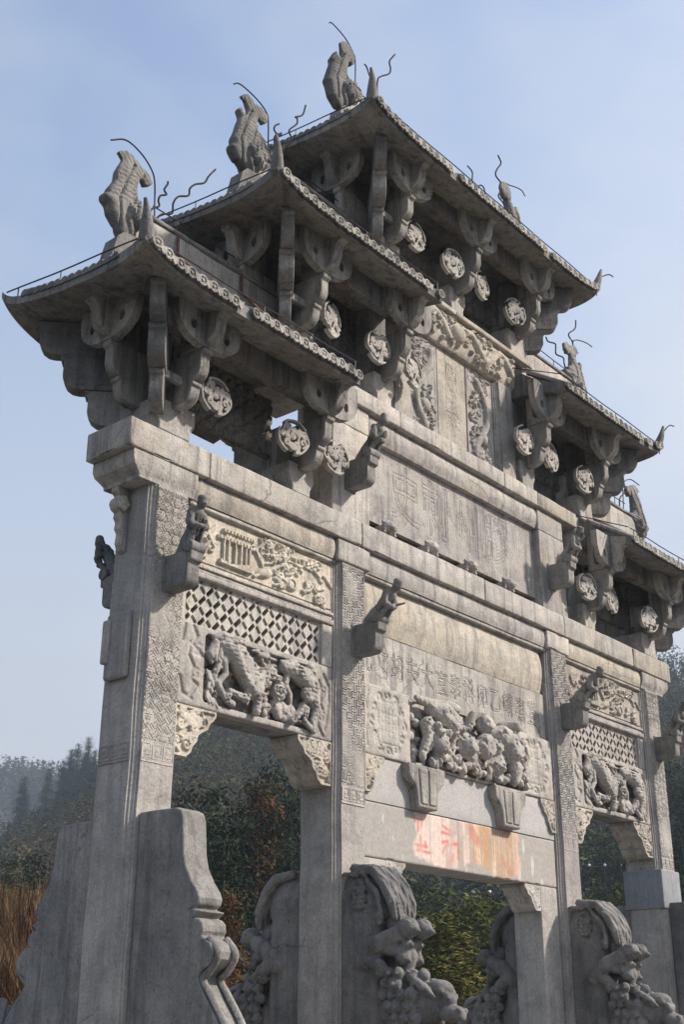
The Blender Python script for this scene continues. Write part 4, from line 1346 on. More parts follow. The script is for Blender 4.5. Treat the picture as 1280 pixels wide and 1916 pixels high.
ROOFS = [
    (-5.53, -2.75, 7.47, True, False, [(-4.47, .235, -1, (1,)), (-2.80, .178, 0, (-1, 1))], ZS1, [(-4.3, -2.95)]),
    (2.75, 5.53, 7.47, False, True, [(2.80, .178, 0, (-1, 1)), (4.47, .235, 1, (-1,))], ZS1, [(2.95, 4.3)]),
    (-4.0, -1.31, 9.12, True, False, [(-2.88, .235, -1, (1,)), (-1.47, .178, 0, (-1, 1))], ZT1, [(-2.7, -1.62)]),
    (1.31, 4.0, 9.12, False, True, [(1.47, .178, 0, (-1, 1)), (2.95, .235, 1, (-1,))], ZT1, [(1.62, 2.75)]),
    (-2.52, 2.52, 11.02, True, True, [(-1.37, .235, -1, (1,)), (.03, .178, 0, (-1, 1)), (1.43, .235, 1, (-1,))], 9.936, [(-1.2, -.13), (.19, 1.25)]),
]
ROOF_OBJ = []
for r_ in ROOFS:
    ROOF_OBJ.append(roof(r_[0], r_[1], r_[2], r_[3], r_[4], 'roof', r_[5], r_[6], r_[7]))

# ================================================================== fish finials
def fish_me(out, seed, th=.078):
    out = [(a, b) for a, b in out]
    us = [p[0] for p in out]; vs = [p[1] for p in out]
    u0, u1, v0, v1 = min(us) - .02, max(us) + .02, min(vs) - .02, max(vs) + .02
    v00 = min(vs)
    thick = lambda v: np.interp((v - v00) / (v1 - v00), [0, .3, .55, .75, .88, 1], [th, th * 1.1, th, th * .7, th * .42, th * .35])
    ero = lambda v: .55 * thick(v)
    def h(u, v):
        d = dpoly(u, v, out + [out[0]]) - ero(v)
        H = .018 + (thick(v) - .018) * np.sqrt(np.clip(1 - (1 - np.clip(d / .09, 0, 1)) ** 2, 0, 1))
        # leaf-like flutes on the tail, scales on the body, a big brow and leg below
        t = (v - v00) / (v1 - v00)
        q = .056
        i = np.floor(v / q); x = (u + .5 * q * (i % 2)) / q
        sc = np.hypot(x - np.floor(x) - .5, v / q - i)
        H -= .008 * (np.abs(sc - .55) < .12) * (t > .38) * (t < .8) * (d > .02)
        H -= .007 * (np.sin((u * 1.0 + v * .35) * 95 + 6 * np.sin(v * 7)) > .3) * (t > .78)
        um = (min(us) + max(us)) / 2
        H += .05 * np.sqrt(np.clip(1 - ((u - um - .02) / .10) ** 2 - ((v - v00 - .33) / .13) ** 2, 0, 1))
        H += .035 * np.sqrt(np.clip(1 - ((u - um - .14) / .09) ** 2 - ((v - v00 - .26) / .07) ** 2, 0, 1))
        H += rib(u, v, [(um - .06, v00 + .42), (um - .08, v00 + .25), (um + .0, v00 + .08)], .03, .03)
        H += rib(u, v, [(um + .02, v00 + .25), (um + .06, v00 + .12), (um + .02, v00 + .02)], .03, .035)
        H -= .03 * (np.hypot((u - um - .12) / .03, (v - v00 - .2) / .016) < 1)
        H += curls(u, v, seed, um - .05, um + .25, v00 + .1, v00 + .5, 14, .03, .06, .014, .03)
        H += groove(u, v, [(um - .16, v00 + .15), (um - .2, v00 + .45), (um - .12, v00 + .7), (um - .02, v00 + .95)], .02, .03)
        H += groove(u, v, [(um - .02, v00 + .5), (um + .03, v00 + .72), (um + .1, v00 + .9)], .016, .025)
        return H * (1 + 0 * u)
    return plate_me('fish_finial', u0, u1, v0, v1, .0115, lambda u, v: in_poly(u, v, out) & (dpoly(u, v, out + [out[0]]) > ero(v)), h, front_fn(0), .1, 3, mirror=True)
FLOW = [(-5.04, 8.33), (-5.1, 8.38), (-5.17, 8.48), (-5.25, 8.56), (-5.27, 8.63), (-5.31, 8.65), (-5.34, 8.7), (-5.34, 8.76), (-5.31, 8.8), (-5.29, 8.81), (-5.28, 8.86), (-5.21, 8.99), (-5.2, 9.09), (-5.16, 9.18), (-5.12, 9.26), (-5.15, 9.29), (-5.19, 9.31), (-5.14, 9.36), (-5.07, 9.4), (-5.0, 9.4), (-4.92, 9.37), (-4.87, 9.33), (-4.75, 9.3), (-4.7, 9.22), (-4.7, 9.17), (-4.78, 9.1), (-4.84, 9.08), (-4.86, 9.13), (-4.86, 8.95), (-4.84, 8.91), (-4.76, 8.86), (-4.63, 8.85), (-4.54, 8.83), (-4.53, 8.81), (-4.7, 8.69), (-4.81, 8.56), (-4.94, 8.37)]
FMID = [(-3.44, 10.0), (-3.5, 10.08), (-3.67, 10.13), (-3.7, 10.16), (-3.75, 10.21), (-3.78, 10.28), (-3.77, 10.34), (-3.74, 10.36), (-3.75, 10.43), (-3.7, 10.56), (-3.67, 10.68), (-3.64, 10.76), (-3.68, 10.84), (-3.65, 10.89), (-3.57, 10.96), (-3.53, 10.87), (-3.51, 10.93), (-3.55, 11.01), (-3.62, 11.06), (-3.6, 11.09), (-3.52, 11.16), (-3.45, 11.16), (-3.38, 11.11), (-3.26, 11.13), (-3.16, 11.07), (-3.15, 10.97), (-3.23, 10.87), (-3.31, 10.9), (-3.29, 10.76), (-3.24, 10.73), (-3.18, 10.7), (-3.16, 10.63), (-3.06, 10.64), (-3.06, 10.53), (-3.15, 10.29), (-3.24, 10.17)]
FTOP = [(-1.95, 11.94), (-2.02, 11.95), (-2.16, 12.06), (-2.21, 12.2), (-2.26, 12.27), (-2.23, 12.36), (-2.15, 12.62), (-2.17, 12.66), (-2.12, 12.75), (-2.04, 12.89), (-2.02, 12.89), (-1.97, 12.82), (-1.94, 12.85), (-1.95, 13.07), (-1.87, 13.14), (-1.78, 13.16), (-1.68, 13.11), (-1.63, 12.99), (-1.65, 12.87), (-1.71, 12.79), (-1.76, 12.8), (-1.78, 12.6), (-1.69, 12.64), (-1.6, 12.63), (-1.59, 12.54), (-1.51, 12.54), (-1.47, 12.49), (-1.5, 12.38), (-1.69, 12.12)]
FISH = []
for out, zb, lab, labr in ((FLOW, 8.30, 'stone fish finial with hooked tail on the lowest left roof', 'stone fish finial on the lowest right roof near the picture edge'),
                           (FMID, 9.97, 'stone fish finial with forked tail on the middle left roof', 'stone fish finial on the middle right roof against the pale sky'),
                           (FTOP, 11.90, 'topmost stone fish finial at the left end of the highest roof', 'stone fish finial peeping over the right half of the highest roof')):
    cx = sum(p[0] for p in out) / len(out)
    rel = [(a - cx, b - zb) for a, b in out]
    me = fish_me(rel, 3)
    for s, lb in ((1, lab), (-1, labr)):
        o = obj('fish_finial', me, GREY, None, (s * cx, .255, zb), None, (s, 1, 1))
        tag(o, lb, 'finial', 'fish finials on the roof ridges')
        # plinth under the fish belongs to the roof
        aobj('finial_plinth', prism_me('finial_plinth', [(-.24, -.46), (.26, -.46), (.30, .10), (.12, .14), (-.06, .12), (-.13, .04)], -.09, .09, lambda u, v, t: (u, t, v)), GREY, (s * cx, .255, zb), None, (s, 1, 1))

# ================================================================== figures on the corbels
def figure_me(v):
    S = Sculpt((-.15, -.24, -.02), (.15, .14, .60), .008)
    r = random.Random(v)
    lean = (.03, .02, .04, .03)[v % 4]
    S.cap([(0, .02, .0), (0, .0, .12), (0, -lean * .6, .26), (0, -lean, .36)], [.066, .06, .05, .054], .02)
    S.ell((0, -lean * 1.1, .375), (.074, .05, .04), .02)
    S.cap([(0, -lean * 1.2, .39), (0, -lean * 1.5, .425)], .030, .015)
    hd = (0, -lean * 1.6 - .012, .468)
    S.ell(hd, (.043, .05, .056), .01)
    S.ell((0, hd[1] - .048, hd[2] - .006), (.011, .015, .014), .006)
    for s in (-1, 1):
        S.ell((s * .018, hd[1] - .049, hd[2] + .012), .0085, .002, None, '-')
        S.ell((s * .045, hd[1] + .004, hd[2] - .004), (.008, .012, .018), .004)
        S.cap([(s * .068, -lean, .365), (s * .08, -lean - .045, .275), (s * .035, -lean - .085, .255)], [.034, .036, .028], .008)
        S.cap([(s * .042, -lean - .075, .25), (s * .045, -lean - .06, .13)], [.022, .028], .006)
        S.ell((s * .035, -.075, .012), (.028, .045, .02), .008)
    S.cap([(-.02, hd[1] - .046, hd[2] - .03), (.02, hd[1] - .046, hd[2] - .03)], .004, .002, '-')
    S.ell((0, -lean - .115, .262), (.035, .025, .028), .01)
    if v == 0:
        S.ell((0, hd[1] + .008, hd[2] + .035), (.047, .052, .035), .008); S.cap([(.02, -lean - .125, .32), (.02, -.12, .02)], .009, .004)
    elif v == 1:
        S.ell((0, hd[1] + .015, hd[2] + .045), (.04, .04, .04), .01); S.ell((0, -lean - .12, .33), (.03, .018, .05), .008)
    elif v == 2:
        S.ell((0, hd[1] + .01, hd[2] + .04), (.045, .05, .035), .006); S.cap([(.03, -lean - .12, .3), (.07, -lean - .16, .35)], .010, .004)
    else:
        S.ell((0, hd[1] + .01, hd[2] + .04), (.05, .05, .03), .008); S.cap([(-.05, hd[1] + .01, hd[2] + .045), (.05, hd[1] + .01, hd[2] + .045)], .016, .006)
        S.cap([(0, -lean - .1, .42), (0, -lean - .08, .34)], [.02, .012], .008)
    S.add(lambda X, Y, Z: .0045 * np.sin(np.arctan2(X, -Y + .0) * 13 + Z * 6) * ((Z < .34) & (Z > .02)) + .0016 * wob(X, Y, Z, 45, v))
    S.add(lambda X, Y, Z: .006 * (np.abs(Z - .235 - .02 * np.sin(X * 30)) < .006) * (np.abs(X) < .1))
    return S.mesh('stone_figure')
FIG = [figure_me(i) for i in range(4)]
fig_labels = [('bearded robed stone figure with a staff on the corbel of the left outer pillar', 0),
              ('stooping robed stone figure on the corbel beside the yellow beam', 2),
              ('stone figure with a thin rod beside the four big characters, left', 1),
              ('stone figure with clasped hands on the corbel right of the four big characters', 3),
              ('robed stone figure on the corbel left of the small right-hand lattice', 2),
              ('slim stone figure on the corbel of the right outer pillar', 0),
              ('dark stone figure jutting from the left flank of the left outer pillar', 1)]
TILT = [18, 34, 29, 28, 36, 29, 30]
for (x, y, z, rz), (lb, k), tl in zip(CORBELS, fig_labels, TILT):
    off = Vector((0, -.175, .295)); off.rotate(Matrix.Rotation(rz, 4, 'Z').to_euler())
    o = obj('stone_figure', FIG[k], GREY, None, Vector((x, y, z)) + off, (R(tl), 0, rz + (.08 if k else -.06)), (1, 1, 1))
    tag(o, lb, 'statue', 'stone figures standing on corbels')

# ================================================================== buttress stones and inverted lions
bprof = [(0, 0), (1.28, 0), (1.27, .7), (1.24, 1.15), (1.15, 1.4), (1.03, 1.58), (.93, 1.72), (.83, 1.84), (.755, 1.94), (.735, 1.99), (.77, 2.03), (.84, 2.055), (.88, 2.10), (.885, 2.15), (.85, 2.205), (.77, 2.245), (.745, 2.255), (.765, 2.29), (.76, 2.345), (.72, 2.375), (.68, 2.385), (.745, 2.425), (.655, 2.45), (.70, 2.475), (.712, 2.52), (.69, 2.57), (.62, 2.65), (.555, 2.75), (.525, 2.85), (.51, 3.0), (.50, 3.10), (.475, 3.165), (.42, 3.19), (.2, 3.195), (0, 3.195)]
BUT = prism_me('buttress_stone', bprof, -.125, .125, lambda u, v, t: (t, -u, v))
RIB_ = tube_me('scroll_rib', smooth_path([(0, -.80, 2.24), (0, -.90, 2.13), (0, -.82, 2.02), (0, -.755, 1.97), (0, -.84, 1.86), (0, -.97, 1.70), (0, -1.1, 1.5)], 5), .028, 6)
def buttress(x, back, label):
    o = obj('buttress_stone', BUT, GREY, None, (x, D if back else 0, 0), (0, 0, math.pi if back else 0))
    bevel(o, .022, 3, 40)
    tag(o, label, 'buttress', 'scroll buttress stones at the outer pillars')
    for s in (-1, 1):
        obj('scroll_rib', RIB_, GREY, o, (s * .085, .0, 0))
buttress(-4.43, False, 'scroll-edged buttress stone at the front of the left outer pillar')
buttress(-4.43, True, 'shaded scroll-edged buttress stone behind the left outer pillar')
buttress(4.43, False, 'buttress stone at the front of the right outer pillar, at the picture edge')
buttress(4.43, True, 'pale buttress stone seen behind the right-hand lion statue')

def lion_me():
    # inverted lion on its backing slab; x across, -y outwards, z from 1.1 m up
    S = Sculpt((-.30, -1.32, 1.08), (.30, .03, 3.08), .0125)
    S.box((-.17, -.30, .9), (.17, .02, 2.80), .03)
    S.ell((0, -.16, 2.72), (.175, .34, .30), .04)
    S.box((-.155, -.40, 1.0), (.155, -.1, 2.6), .05, .02)
    # ridge of combed hair over the dome and down the front
    for i, x in enumerate((-.14, -.07, 0, .07, .14)):
        S.cap([(x, -.12, 3.0), (x, -.34, 2.97), (x * 1.05, -.47, 2.84), (x * 1.05, -.545, 2.68), (x * .9, -.56, 2.56)], [.042, .046, .046, .042, .03], .003)
    S.cap([(-.165, -.02, 2.95), (-.17, -.24, 2.93), (-.172, -.40, 2.78), (-.172, -.45, 2.62), (-.165, -.42, 2.52)], [.02, .024, .024, .024, .035], .01)
    S.ell((-.165, -.43, 2.56), .042, .01); S.ell((-.185, -.45, 2.56), .018, .004)
    # little bunch of scales in the side hollow
    S.ell((-.19, -.20, 2.77), (.075, .11, .18), .006, None, '-')
    for k in range(16):
        S.ell((-.155, -.20 + .05 * ((k % 3) - 1) + .02 * (k // 3 % 2), 2.66 + .04 * (k // 3)), (.034, .03, .027), .002)
    # hind legs with knobbed paws
    for s in (-1, 1):
        S.cap([(s * .14, -.26, 2.20), (s * .165, -.42, 2.34), (s * .13, -.56, 2.40), (s * .09, -.64, 2.44)], [.09, .085, .07, .06], .012)
        S.ell((s * .097, -.69, 2.465), (.092, .096, .088), .003)
        S.ell((s * .105, -.78, 2.44), .036, .003); S.ell((s * .105, -.813, 2.435), .017, .003)
        S.cap([(s * .12, -.50, 2.30), (s * .10, -.60, 2.28), (s * .08, -.64, 2.26)], [.06, .055, .045], .005)
        S.ell((s * .07, -.65, 2.33), .054, .003); S.ell((s * .07, -.70, 2.33), .024, .003)
        S.ell((s * .09, -.625, 2.22), (.06, .065, .058), .003); S.ell((s * .09, -.685, 2.20), .024, .003)
        S.cap([(s * .17, -.30, 2.25), (s * .19, -.44, 2.16), (s * .17, -.54, 2.08)], [.07, .06, .04], .006)
    S.cap([(0, -.50, 2.5), (0, -.60, 2.25), (0, -.55, 2.1), (0, -.62, 1.95)], [.10, .085, .09, .12], .01)
    S.cap([(0, -.25, 2.1), (0, -.45, 1.8), (0, -.5, 1.3)], [.13, .13, .15], .02)
    # head
    S.ell((0, -.80, 1.86), (.15, .20, .175), .008)
    S.ell((0, -.93, 1.97), (.115, .13, .08), .012)
    S.ell((0, -1.02, 1.88), (.07, .08, .06), .008)
    S.ell((0, -1.06, 1.78), (.105, .12, .07), .008); S.ell((0, -1.135, 1.755), (.06, .05, .045), .012)
    S.ell((0, -.98, 1.60), (.10, .14, .06), .03)
    S.cap([(-.14, -.93, 1.70), (0, -1.16, 1.695), (.14, -.93, 1.70)], .03, .006, '-')
    for s in (-1, 1):
        S.ell((s * .055, -1.045, 1.91), .035, .008); S.ell((s * .075, -.985, 1.955), (.04, .05, .03), .01); S.ell((s * .085, -1.02, 1.945), .017, .003)
        S.ell((s * .045, -1.16, 1.80), .026, .008)
        S.cap([(s * .12, -.78, 2.01), (s * .15, -.88, 1.97), (s * .145, -.98, 1.91)], [.055, .05, .016], .004)
        S.cap([(s * .165, -.80, 1.985), (s * .175, -.89, 1.945), (s * .165, -.96, 1.912)], [.02, .02, .008], .003, '-')
        for row in range(8):
            for c_ in range(5):
                y = -.44 - .098 * c_ - .05 * (row % 2) - .015 * row; z = 2.10 - .088 * row
                if y < -.80 or (y < -.70 and z > 1.98): continue
                q = .056 + .008 * math.sin(row * 3 + c_ * 5)
                xx = .158 + .018 * math.cos((y + .58) * 5)
                S.ell((s * xx, y, z), q, .002)
                S.ell((s * (xx + q * .9), y - .01, z - .004), q * .4, .002)
        S.cap([(s * .17, -.79, 1.83), (s * .19, -.80, 1.74), (s * .18, -.81, 1.64)], [.026, .03, .022], .008)
    for (x, y) in ((0, -.66), (.07, -.70), (-.07, -.70), (0, -.77), (.06, -.62), (-.06, -.62)):
        S.ell((x, y, 2.06 + (.02 if x == 0 else 0)), .058, .003); S.ell((x, y - .03, 2.105), .022, .003)
    S.add(lambda X, Y, Z: 0.005 * np.sin(130 * (X * 1.0 + .25 * Z)) * ((Z > 2.5) & (Y < -.28)) + .004 * np.sin(170 * (Z + .5 * Y)) * (wob(X, Y, Z, 6, 8) > .2) + .002 * wob(X, Y, Z, 24, 3))
    return S.mesh('stone_lion')
LION = lion_me()
def lion(x, back, label):
    o = obj('stone_lion', LION, GREY, None, (x, D if back else 0, 0), (0, 0, math.pi if back else 0))
    tag(o, label, 'statue', 'inverted lion stones at the inner pillars')
    V, F = block_vf(-.24, .24, -1.25, .0, 0, 1.1, r=.03)
    obj('plinth', new_mesh('plinth', V, F, True, 50), GREY, o)
lion(-1.96, False, 'upside-down stone lion against the front of the left inner pillar')
lion(1.99, False, 'upside-down stone lion against the front of the right inner pillar')
lion(-1.96, True, 'upside-down stone lion behind the left inner pillar, seen through the side bay')
lion(1.99, True, 'shaded upside-down stone lion behind the right inner pillar')

# ================================================================== iron rods and wires
def iron(name, pts, rad, label, cat, group=None, smooth=True, mat=None):
    P = smooth_path(pts, 6) if smooth else [Vector(p) for p in pts]
    o = obj(name, tube_me(name, P, rad, 6), mat or IRON)
    if label: tag(o, label, cat, group)
    return o
G1 = 'curled iron whiskers on the ridges'
iron('lightning_rod', [(-5.245, .255, 9.404), (-5.072, .255, 9.515), (-4.888, .255, 9.484), (-4.743, .255, 9.381), (-4.684, .255, 9.257), (-4.66, .255, 8.972), (-4.643, .255, 8.72)], .0085, 'thin bent lightning rod arching over the lowest left fish', 'lightning rod', 'bent lightning rods')
iron('iron_whisker', [(-4.717, .255, 8.75), (-4.696, .255, 8.92), (-4.608, .255, 9.009), (-4.62, .255, 9.071), (-4.598, .255, 9.141), (-4.526, .255, 9.197), (-4.557, .255, 9.236), (-4.522, .255, 9.322), (-4.518, .255, 9.357)], .0105, 'short wavy iron whisker right of the lowest left fish', 'whisker', G1)
iron('iron_whisker', [(-4.66, .255, 8.76), (-4.58, .255, 8.924), (-4.448, .255, 9.012), (-4.432, .255, 9.072), (-4.431, .255, 9.15), (-4.375, .255, 9.26), (-4.245, .255, 9.35), (-4.23, .255, 9.444), (-4.163, .255, 9.537), (-4.042, .255, 9.63), (-3.989, .255, 9.743), (-3.899, .255, 9.887)], .0105, 'long wavy iron whisker rising above the lowest left ridge', 'whisker', G1)
iron('lightning_rod', [(-3.702, .255, 11.162), (-3.598, .255, 11.227), (-3.344, .255, 11.198), (-3.186, .255, 11.116), (-3.146, .255, 10.977), (-3.133, .255, 10.4)], .0085, 'thin bent lightning rod arching over the middle left fish', 'lightning rod', 'bent lightning rods')
iron('iron_whisker', [(-2.95, .255, 10.42), (-3.008, .255, 10.65), (-3.044, .255, 10.811), (-3.03, .255, 10.88), (-2.945, .255, 10.958), (-2.937, .255, 10.985), (-2.996, .255, 10.932), (-3.05, .255, 10.957), (-3.035, .255, 11.027), (-2.976, .255, 11.089)], .0105, 'curly iron whisker with a loop beside the middle left horn', 'whisker', G1)
iron('iron_whisker', [(-2.93, .255, 10.42), (-2.888, .255, 10.75), (-2.802, .255, 10.929), (-2.769, .255, 11.026), (-2.807, .255, 11.108), (-2.685, .255, 11.28), (-2.678, .255, 11.363), (-2.706, .255, 11.368), (-2.589, .255, 11.477), (-2.537, .255, 11.654)], .0105, 'zigzag iron whisker above the middle left ridge', 'whisker', G1)
iron('lightning_rod', [(-2.135, .255, 13.229), (-2.074, .255, 13.266), (-1.836, .255, 13.217), (-1.679, .255, 13.095), (-1.626, .255, 12.95), (-1.637, .255, 12.3)], .0085, 'thin bent lightning rod arching over the topmost fish', 'lightning rod', 'bent lightning rods')
iron('iron_whisker', [(-1.444, .255, 13.063), (-1.401, .255, 13.049), (-1.348, .255, 12.955), (-1.284, .255, 12.824), (-1.2, .255, 12.32)], .0105, 'short iron whisker left of the topmost roof horn', 'whisker', G1)
iron('iron_whisker', [(-1.15, .255, 12.32), (-1.186, .255, 12.75), (-1.173, .255, 12.99), (-1.105, .255, 13.1), (-.934, .255, 13.266), (-.898, .255, 13.382), (-.919, .255, 13.486), (-.8, .255, 13.692)], .0115, 'wavy iron whisker right of the topmost roof horn', 'whisker', G1)
iron('iron_whisker', [(1.75, .255, 12.32), (1.757, .255, 12.70), (1.604, .255, 12.79), (1.732, .255, 12.979), (1.726, .255, 13.072), (1.564, .255, 13.137), (1.618, .255, 13.286), (1.731, .255, 13.462), (1.655, .255, 13.562)], .012, 'wavy iron whisker over the right half of the highest roof', 'whisker', G1)
iron('iron_whisker', [(.95, .255, 12.32), (.937, .255, 12.663), (.947, .255, 12.817), (.832, .255, 12.858)], .0105, 'small hooked iron spike near the middle of the highest roof', 'whisker', G1)
iron('iron_whisker', [(1.02, .255, 12.32), (1.097, .255, 12.66), (1.221, .255, 12.72), (1.256, .255, 12.60)], .0105, 'low arched iron spike left of the wavy one on the highest roof', 'whisker', G1)
iron('lightning_rod', [(1.731, .255, 12.32), (1.795, .255, 13.065), (1.948, .255, 13.186), (2.247, .255, 13.286), (2.359, .255, 13.235)], .0085, 'bent lightning rod over the small right fish of the highest roof', 'lightning rod', 'bent lightning rods')
iron('iron_whisker', [(2.45, -.70, 11.32), (2.56, -.74, 11.45), (2.72, -.80, 11.56), (2.80, -.83, 11.55)], .0085, 'thin iron curl at the right tip of the highest roof', 'whisker', G1)
iron('iron_whisker', [(3.291, .255, 10.45), (3.165, .255, 10.682), (3.146, .255, 10.792), (2.946, .255, 10.762), (2.942, .255, 10.858), (2.935, .255, 10.934), (2.736, .255, 10.881), (2.678, .255, 10.933)], .0115, 'stepped iron whisker left of the middle right fish', 'whisker', G1)
iron('iron_whisker', [(3.329, .255, 10.45), (3.45, .255, 10.829), (3.432, .255, 10.941), (3.331, .255, 10.935), (3.435, .255, 11.083), (3.467, .255, 11.199), (3.361, .255, 11.292), (3.576, .255, 11.495), (3.624, .255, 11.663)], .0115, 'upright wavy iron whisker left of the middle right fish', 'whisker', G1)
iron('lightning_rod', [(3.385, .255, 10.44), (3.467, .255, 11.15), (3.546, .255, 11.276), (3.729, .255, 11.35), (3.946, .255, 11.398), (4.069, .255, 11.397)], .0085, 'bent lightning rod over the middle right fish', 'lightning rod', 'bent lightning rods')
iron('iron_whisker', [(3.93, -.70, 9.40), (4.05, -.75, 9.58), (4.18, -.80, 9.73), (4.28, -.83, 9.75)], .0085, 'thin iron curl at the right tip of the middle right roof', 'whisker', G1)
iron('iron_whisker', [(4.52, .255, 8.7), (4.515, .255, 8.974), (4.714, .255, 9.173), (4.713, .255, 9.35)], .0115, 'iron whisker beside the lowest right fish', 'whisker', G1)
iron('lightning_rod', [(4.60, .255, 8.7), (4.636, .255, 9.015), (4.686, .255, 9.296), (4.932, .255, 9.454), (5.222, .255, 9.456)], .0085, 'bent lightning rod over the lowest right fish', 'lightning rod', 'bent lightning rods')

wl_ = ['lowest left roof', 'lowest right roof', 'middle left roof', 'middle right roof', 'highest roof']
for (x0, x1, ze, hl, hr, *_), nm in zip(ROOFS, wl_):
    zt = ze + .255
    w = empty('lightning_conductor', ((x0 + x1) / 2, .255, ze + .5))
    tag(w, 'thin lightning conductor wire on short posts round the ' + nm, 'wire', 'lightning conductor wires along the roofs')
    def sub(nme, pts, rad):
        me = tube_me(nme, [Vector(p) - w.location for p in pts], rad, 5)
        return obj(nme, me, IRON, w)
    fx0, fx1 = x0 + .06, x1 - .02
    nn = int((fx1 - fx0) / .25)
    sub('wire', [(fx0 + (fx1 - fx0) * i / nn, YF + .03, zt + .006 * math.sin(i * 1.3)) for i in range(nn + 1)], .0075)
    k = int((fx1 - fx0) / .95)
    for i in range(k + 1):
        x = fx0 + .1 + (fx1 - fx0 - .12) * i / max(k, 1)
        sub('post', [(x, YF + .03, ze + .1), (x, YF + .03, zt)], .006)
    if not hl or not hr:
        xe = x0 if not hl else x1
        sub('wire', [(xe + (.02 if not hl else -.02), YF + .03, zt), (xe + (.02 if not hl else -.02), .2, zt + .45)], .0075)
    for on, xe in ((hl, x0), (hr, x1)):
        if on:
            sub('wire', [(xe + (.03 if xe == x0 else -.03), YF + .03 + (YB - YF - .06) * i / 8, zt + .17 * (YB - YF) * i / 8 / 1.24 + .006 * math.sin(i)) for i in range(9)], .0075)
            for y in (-.3, .45, 1.1):
                sub('post', [(xe + (.03 if xe == x0 else -.03), y, ze + .1 + .17 * (y - YF) / 1.24), (xe + (.03 if xe == x0 else -.03), y, zt + .17 * (y - YF) / 1.24)], .006)
    ra = x0 + (.85 if hl else .02); rb = x1 - (.85 if hr else .02)
    sub('wire', [(ra + (rb - ra) * i / 6, .255, ze + 1.5 + .006 * math.sin(i * 2)) for i in range(7)], .0075)
    for i in range(3):
        x = ra + (rb - ra) * (i + .5) / 3
        sub('post', [(x, .255, ze + 1.3), (x, .255, ze + 1.5)], .006)
# rusty straps that hold the lowest left ridge wall
for i, x in enumerate((-4.42, -3.55)):
    o = aobj('iron_strap', tube_me('iron_strap', [(x, .16, 8.72), (x, .15, 8.5), (x - .02, -.2, 8.1), (x - .02, -.55, 7.78), (x - .02, -.72, 7.62)], .016, 6), RUST)
# ================================================================== ground, hills, woods
def leaf_mat(name, rough=.75):
    mt, nt, b = nodes_of(name)
    va = nt.nodes.new('ShaderNodeVertexColor'); va.layer_name = 'tint'
    oi = nt.nodes.new('ShaderNodeObjectInfo')
    c = mix(nt, 1.0, va.outputs[0], ramp(nt, oi.outputs['Random'], [(0, (.5, .55, .55)), (1, (1.35, 1.25, 1.1))]), 'MULTIPLY')
    nt.links.new(c, b.inputs['Base Color'])
    b.inputs['Roughness'].default_value = rough
    b.inputs['Specular IOR Level'].default_value = 0.0
    return mt
LEAF = leaf_mat('foliage')
BARK = flat('bark', (.085, .07, .055), .9)
PALEBARK = flat('pale_bark', (.12, .105, .095), .9)

def tint(me, colv):
    a = me.color_attributes.new('tint', 'FLOAT_COLOR', 'POINT')
    a.data.foreach_set('color', np.concatenate([colv, np.ones((len(colv), 1))], 1).astype(np.float32).ravel())

def leaves_me(name, P, size, col, r, updir=None, asp=1.6, N=None, jit=.55):
    n = len(P)
    if N is not None:
        N = N / (np.linalg.norm(N, axis=1, keepdims=True) + 1e-9)
        N = N + r.normal(size=(n, 3)) * jit
        N /= np.linalg.norm(N, axis=1, keepdims=True) + 1e-9
    a = r.normal(size=(n, 3)); a /= np.linalg.norm(a, axis=1, keepdims=True)
    if updir is not None:
        a = a * .55 + np.asarray(updir); a /= np.linalg.norm(a, axis=1, keepdims=True)
    if N is not None:
        a = np.cross(a, N); a /= np.linalg.norm(a, axis=1, keepdims=True) + 1e-9
    b = np.cross(a, r.normal(size=(n, 3)) if N is None else N); b /= np.linalg.norm(b, axis=1, keepdims=True) + 1e-9
    s = (size * r.uniform(.6, 1.4, n))[:, None] if np.isscalar(size) else (size * r.uniform(.6, 1.4, n))[:, None]
    V = np.stack([P - a * s * asp, P + b * s * .55, P + a * s * asp, P - b * s * .55], 1).reshape(-1, 3)
    F = np.arange(n * 4).reshape(n, 4)
    me = new_mesh(name, V, F, False)
    tint(me, np.repeat(col, 4, 0))
    return me

def colors(n, base, r, var=.35, alt=None, frac=.0):
    c = np.tile(np.array(base), (n, 1)) * (1 + var * r.uniform(-1, 1, (n, 1)))
    if alt is not None:
        m_ = r.uniform(size=n) < frac
        c[m_] = np.array(alt) * (1 + var * r.uniform(-1, 1, (m_.sum(), 1)))
    return np.clip(c, .004, 1)

def conifer(seed, base, alt, frac, n=12000, w=.2, droop=.35):
    r = np.random.default_rng(seed)
    nb = 150
    t = np.sort(r.uniform(.06, .985, nb)); az = r.uniform(0, 6.283, nb)
    L = (w * (1 - t) ** .75 + .012) * r.uniform(.55, 1.2, nb)
    bi = r.choice(nb, n, p=L / L.sum())
    f = np.sqrt(r.uniform(.02, 1, n)) 
    x = f * L[bi]
    sp = .028 * (.4 + f)
    P = np.stack([x * np.cos(az[bi]), x * np.sin(az[bi]), t[bi] - droop * x * f + .03 * x], 1) + r.normal(size=(n, 3)) * sp[:, None] * np.array([1, 1, .55])
    c = colors(n, base, r, .4, alt, frac)
    clump = r.uniform(.4, 1.5, nb)[bi][:, None]
    cr_ = leaves_me('crown', P, .0058, c * clump, r, None, 1.7, np.stack([np.cos(az[bi]), np.sin(az[bi]), .55 + 0 * f], 1))
    tr = tube_me('trunk', [(0, 0, -.05), (0, 0, .3), (.004, .002, .7), (0, 0, .97)], [.018, .014, .008, .002], 6)
    return cr_, tr

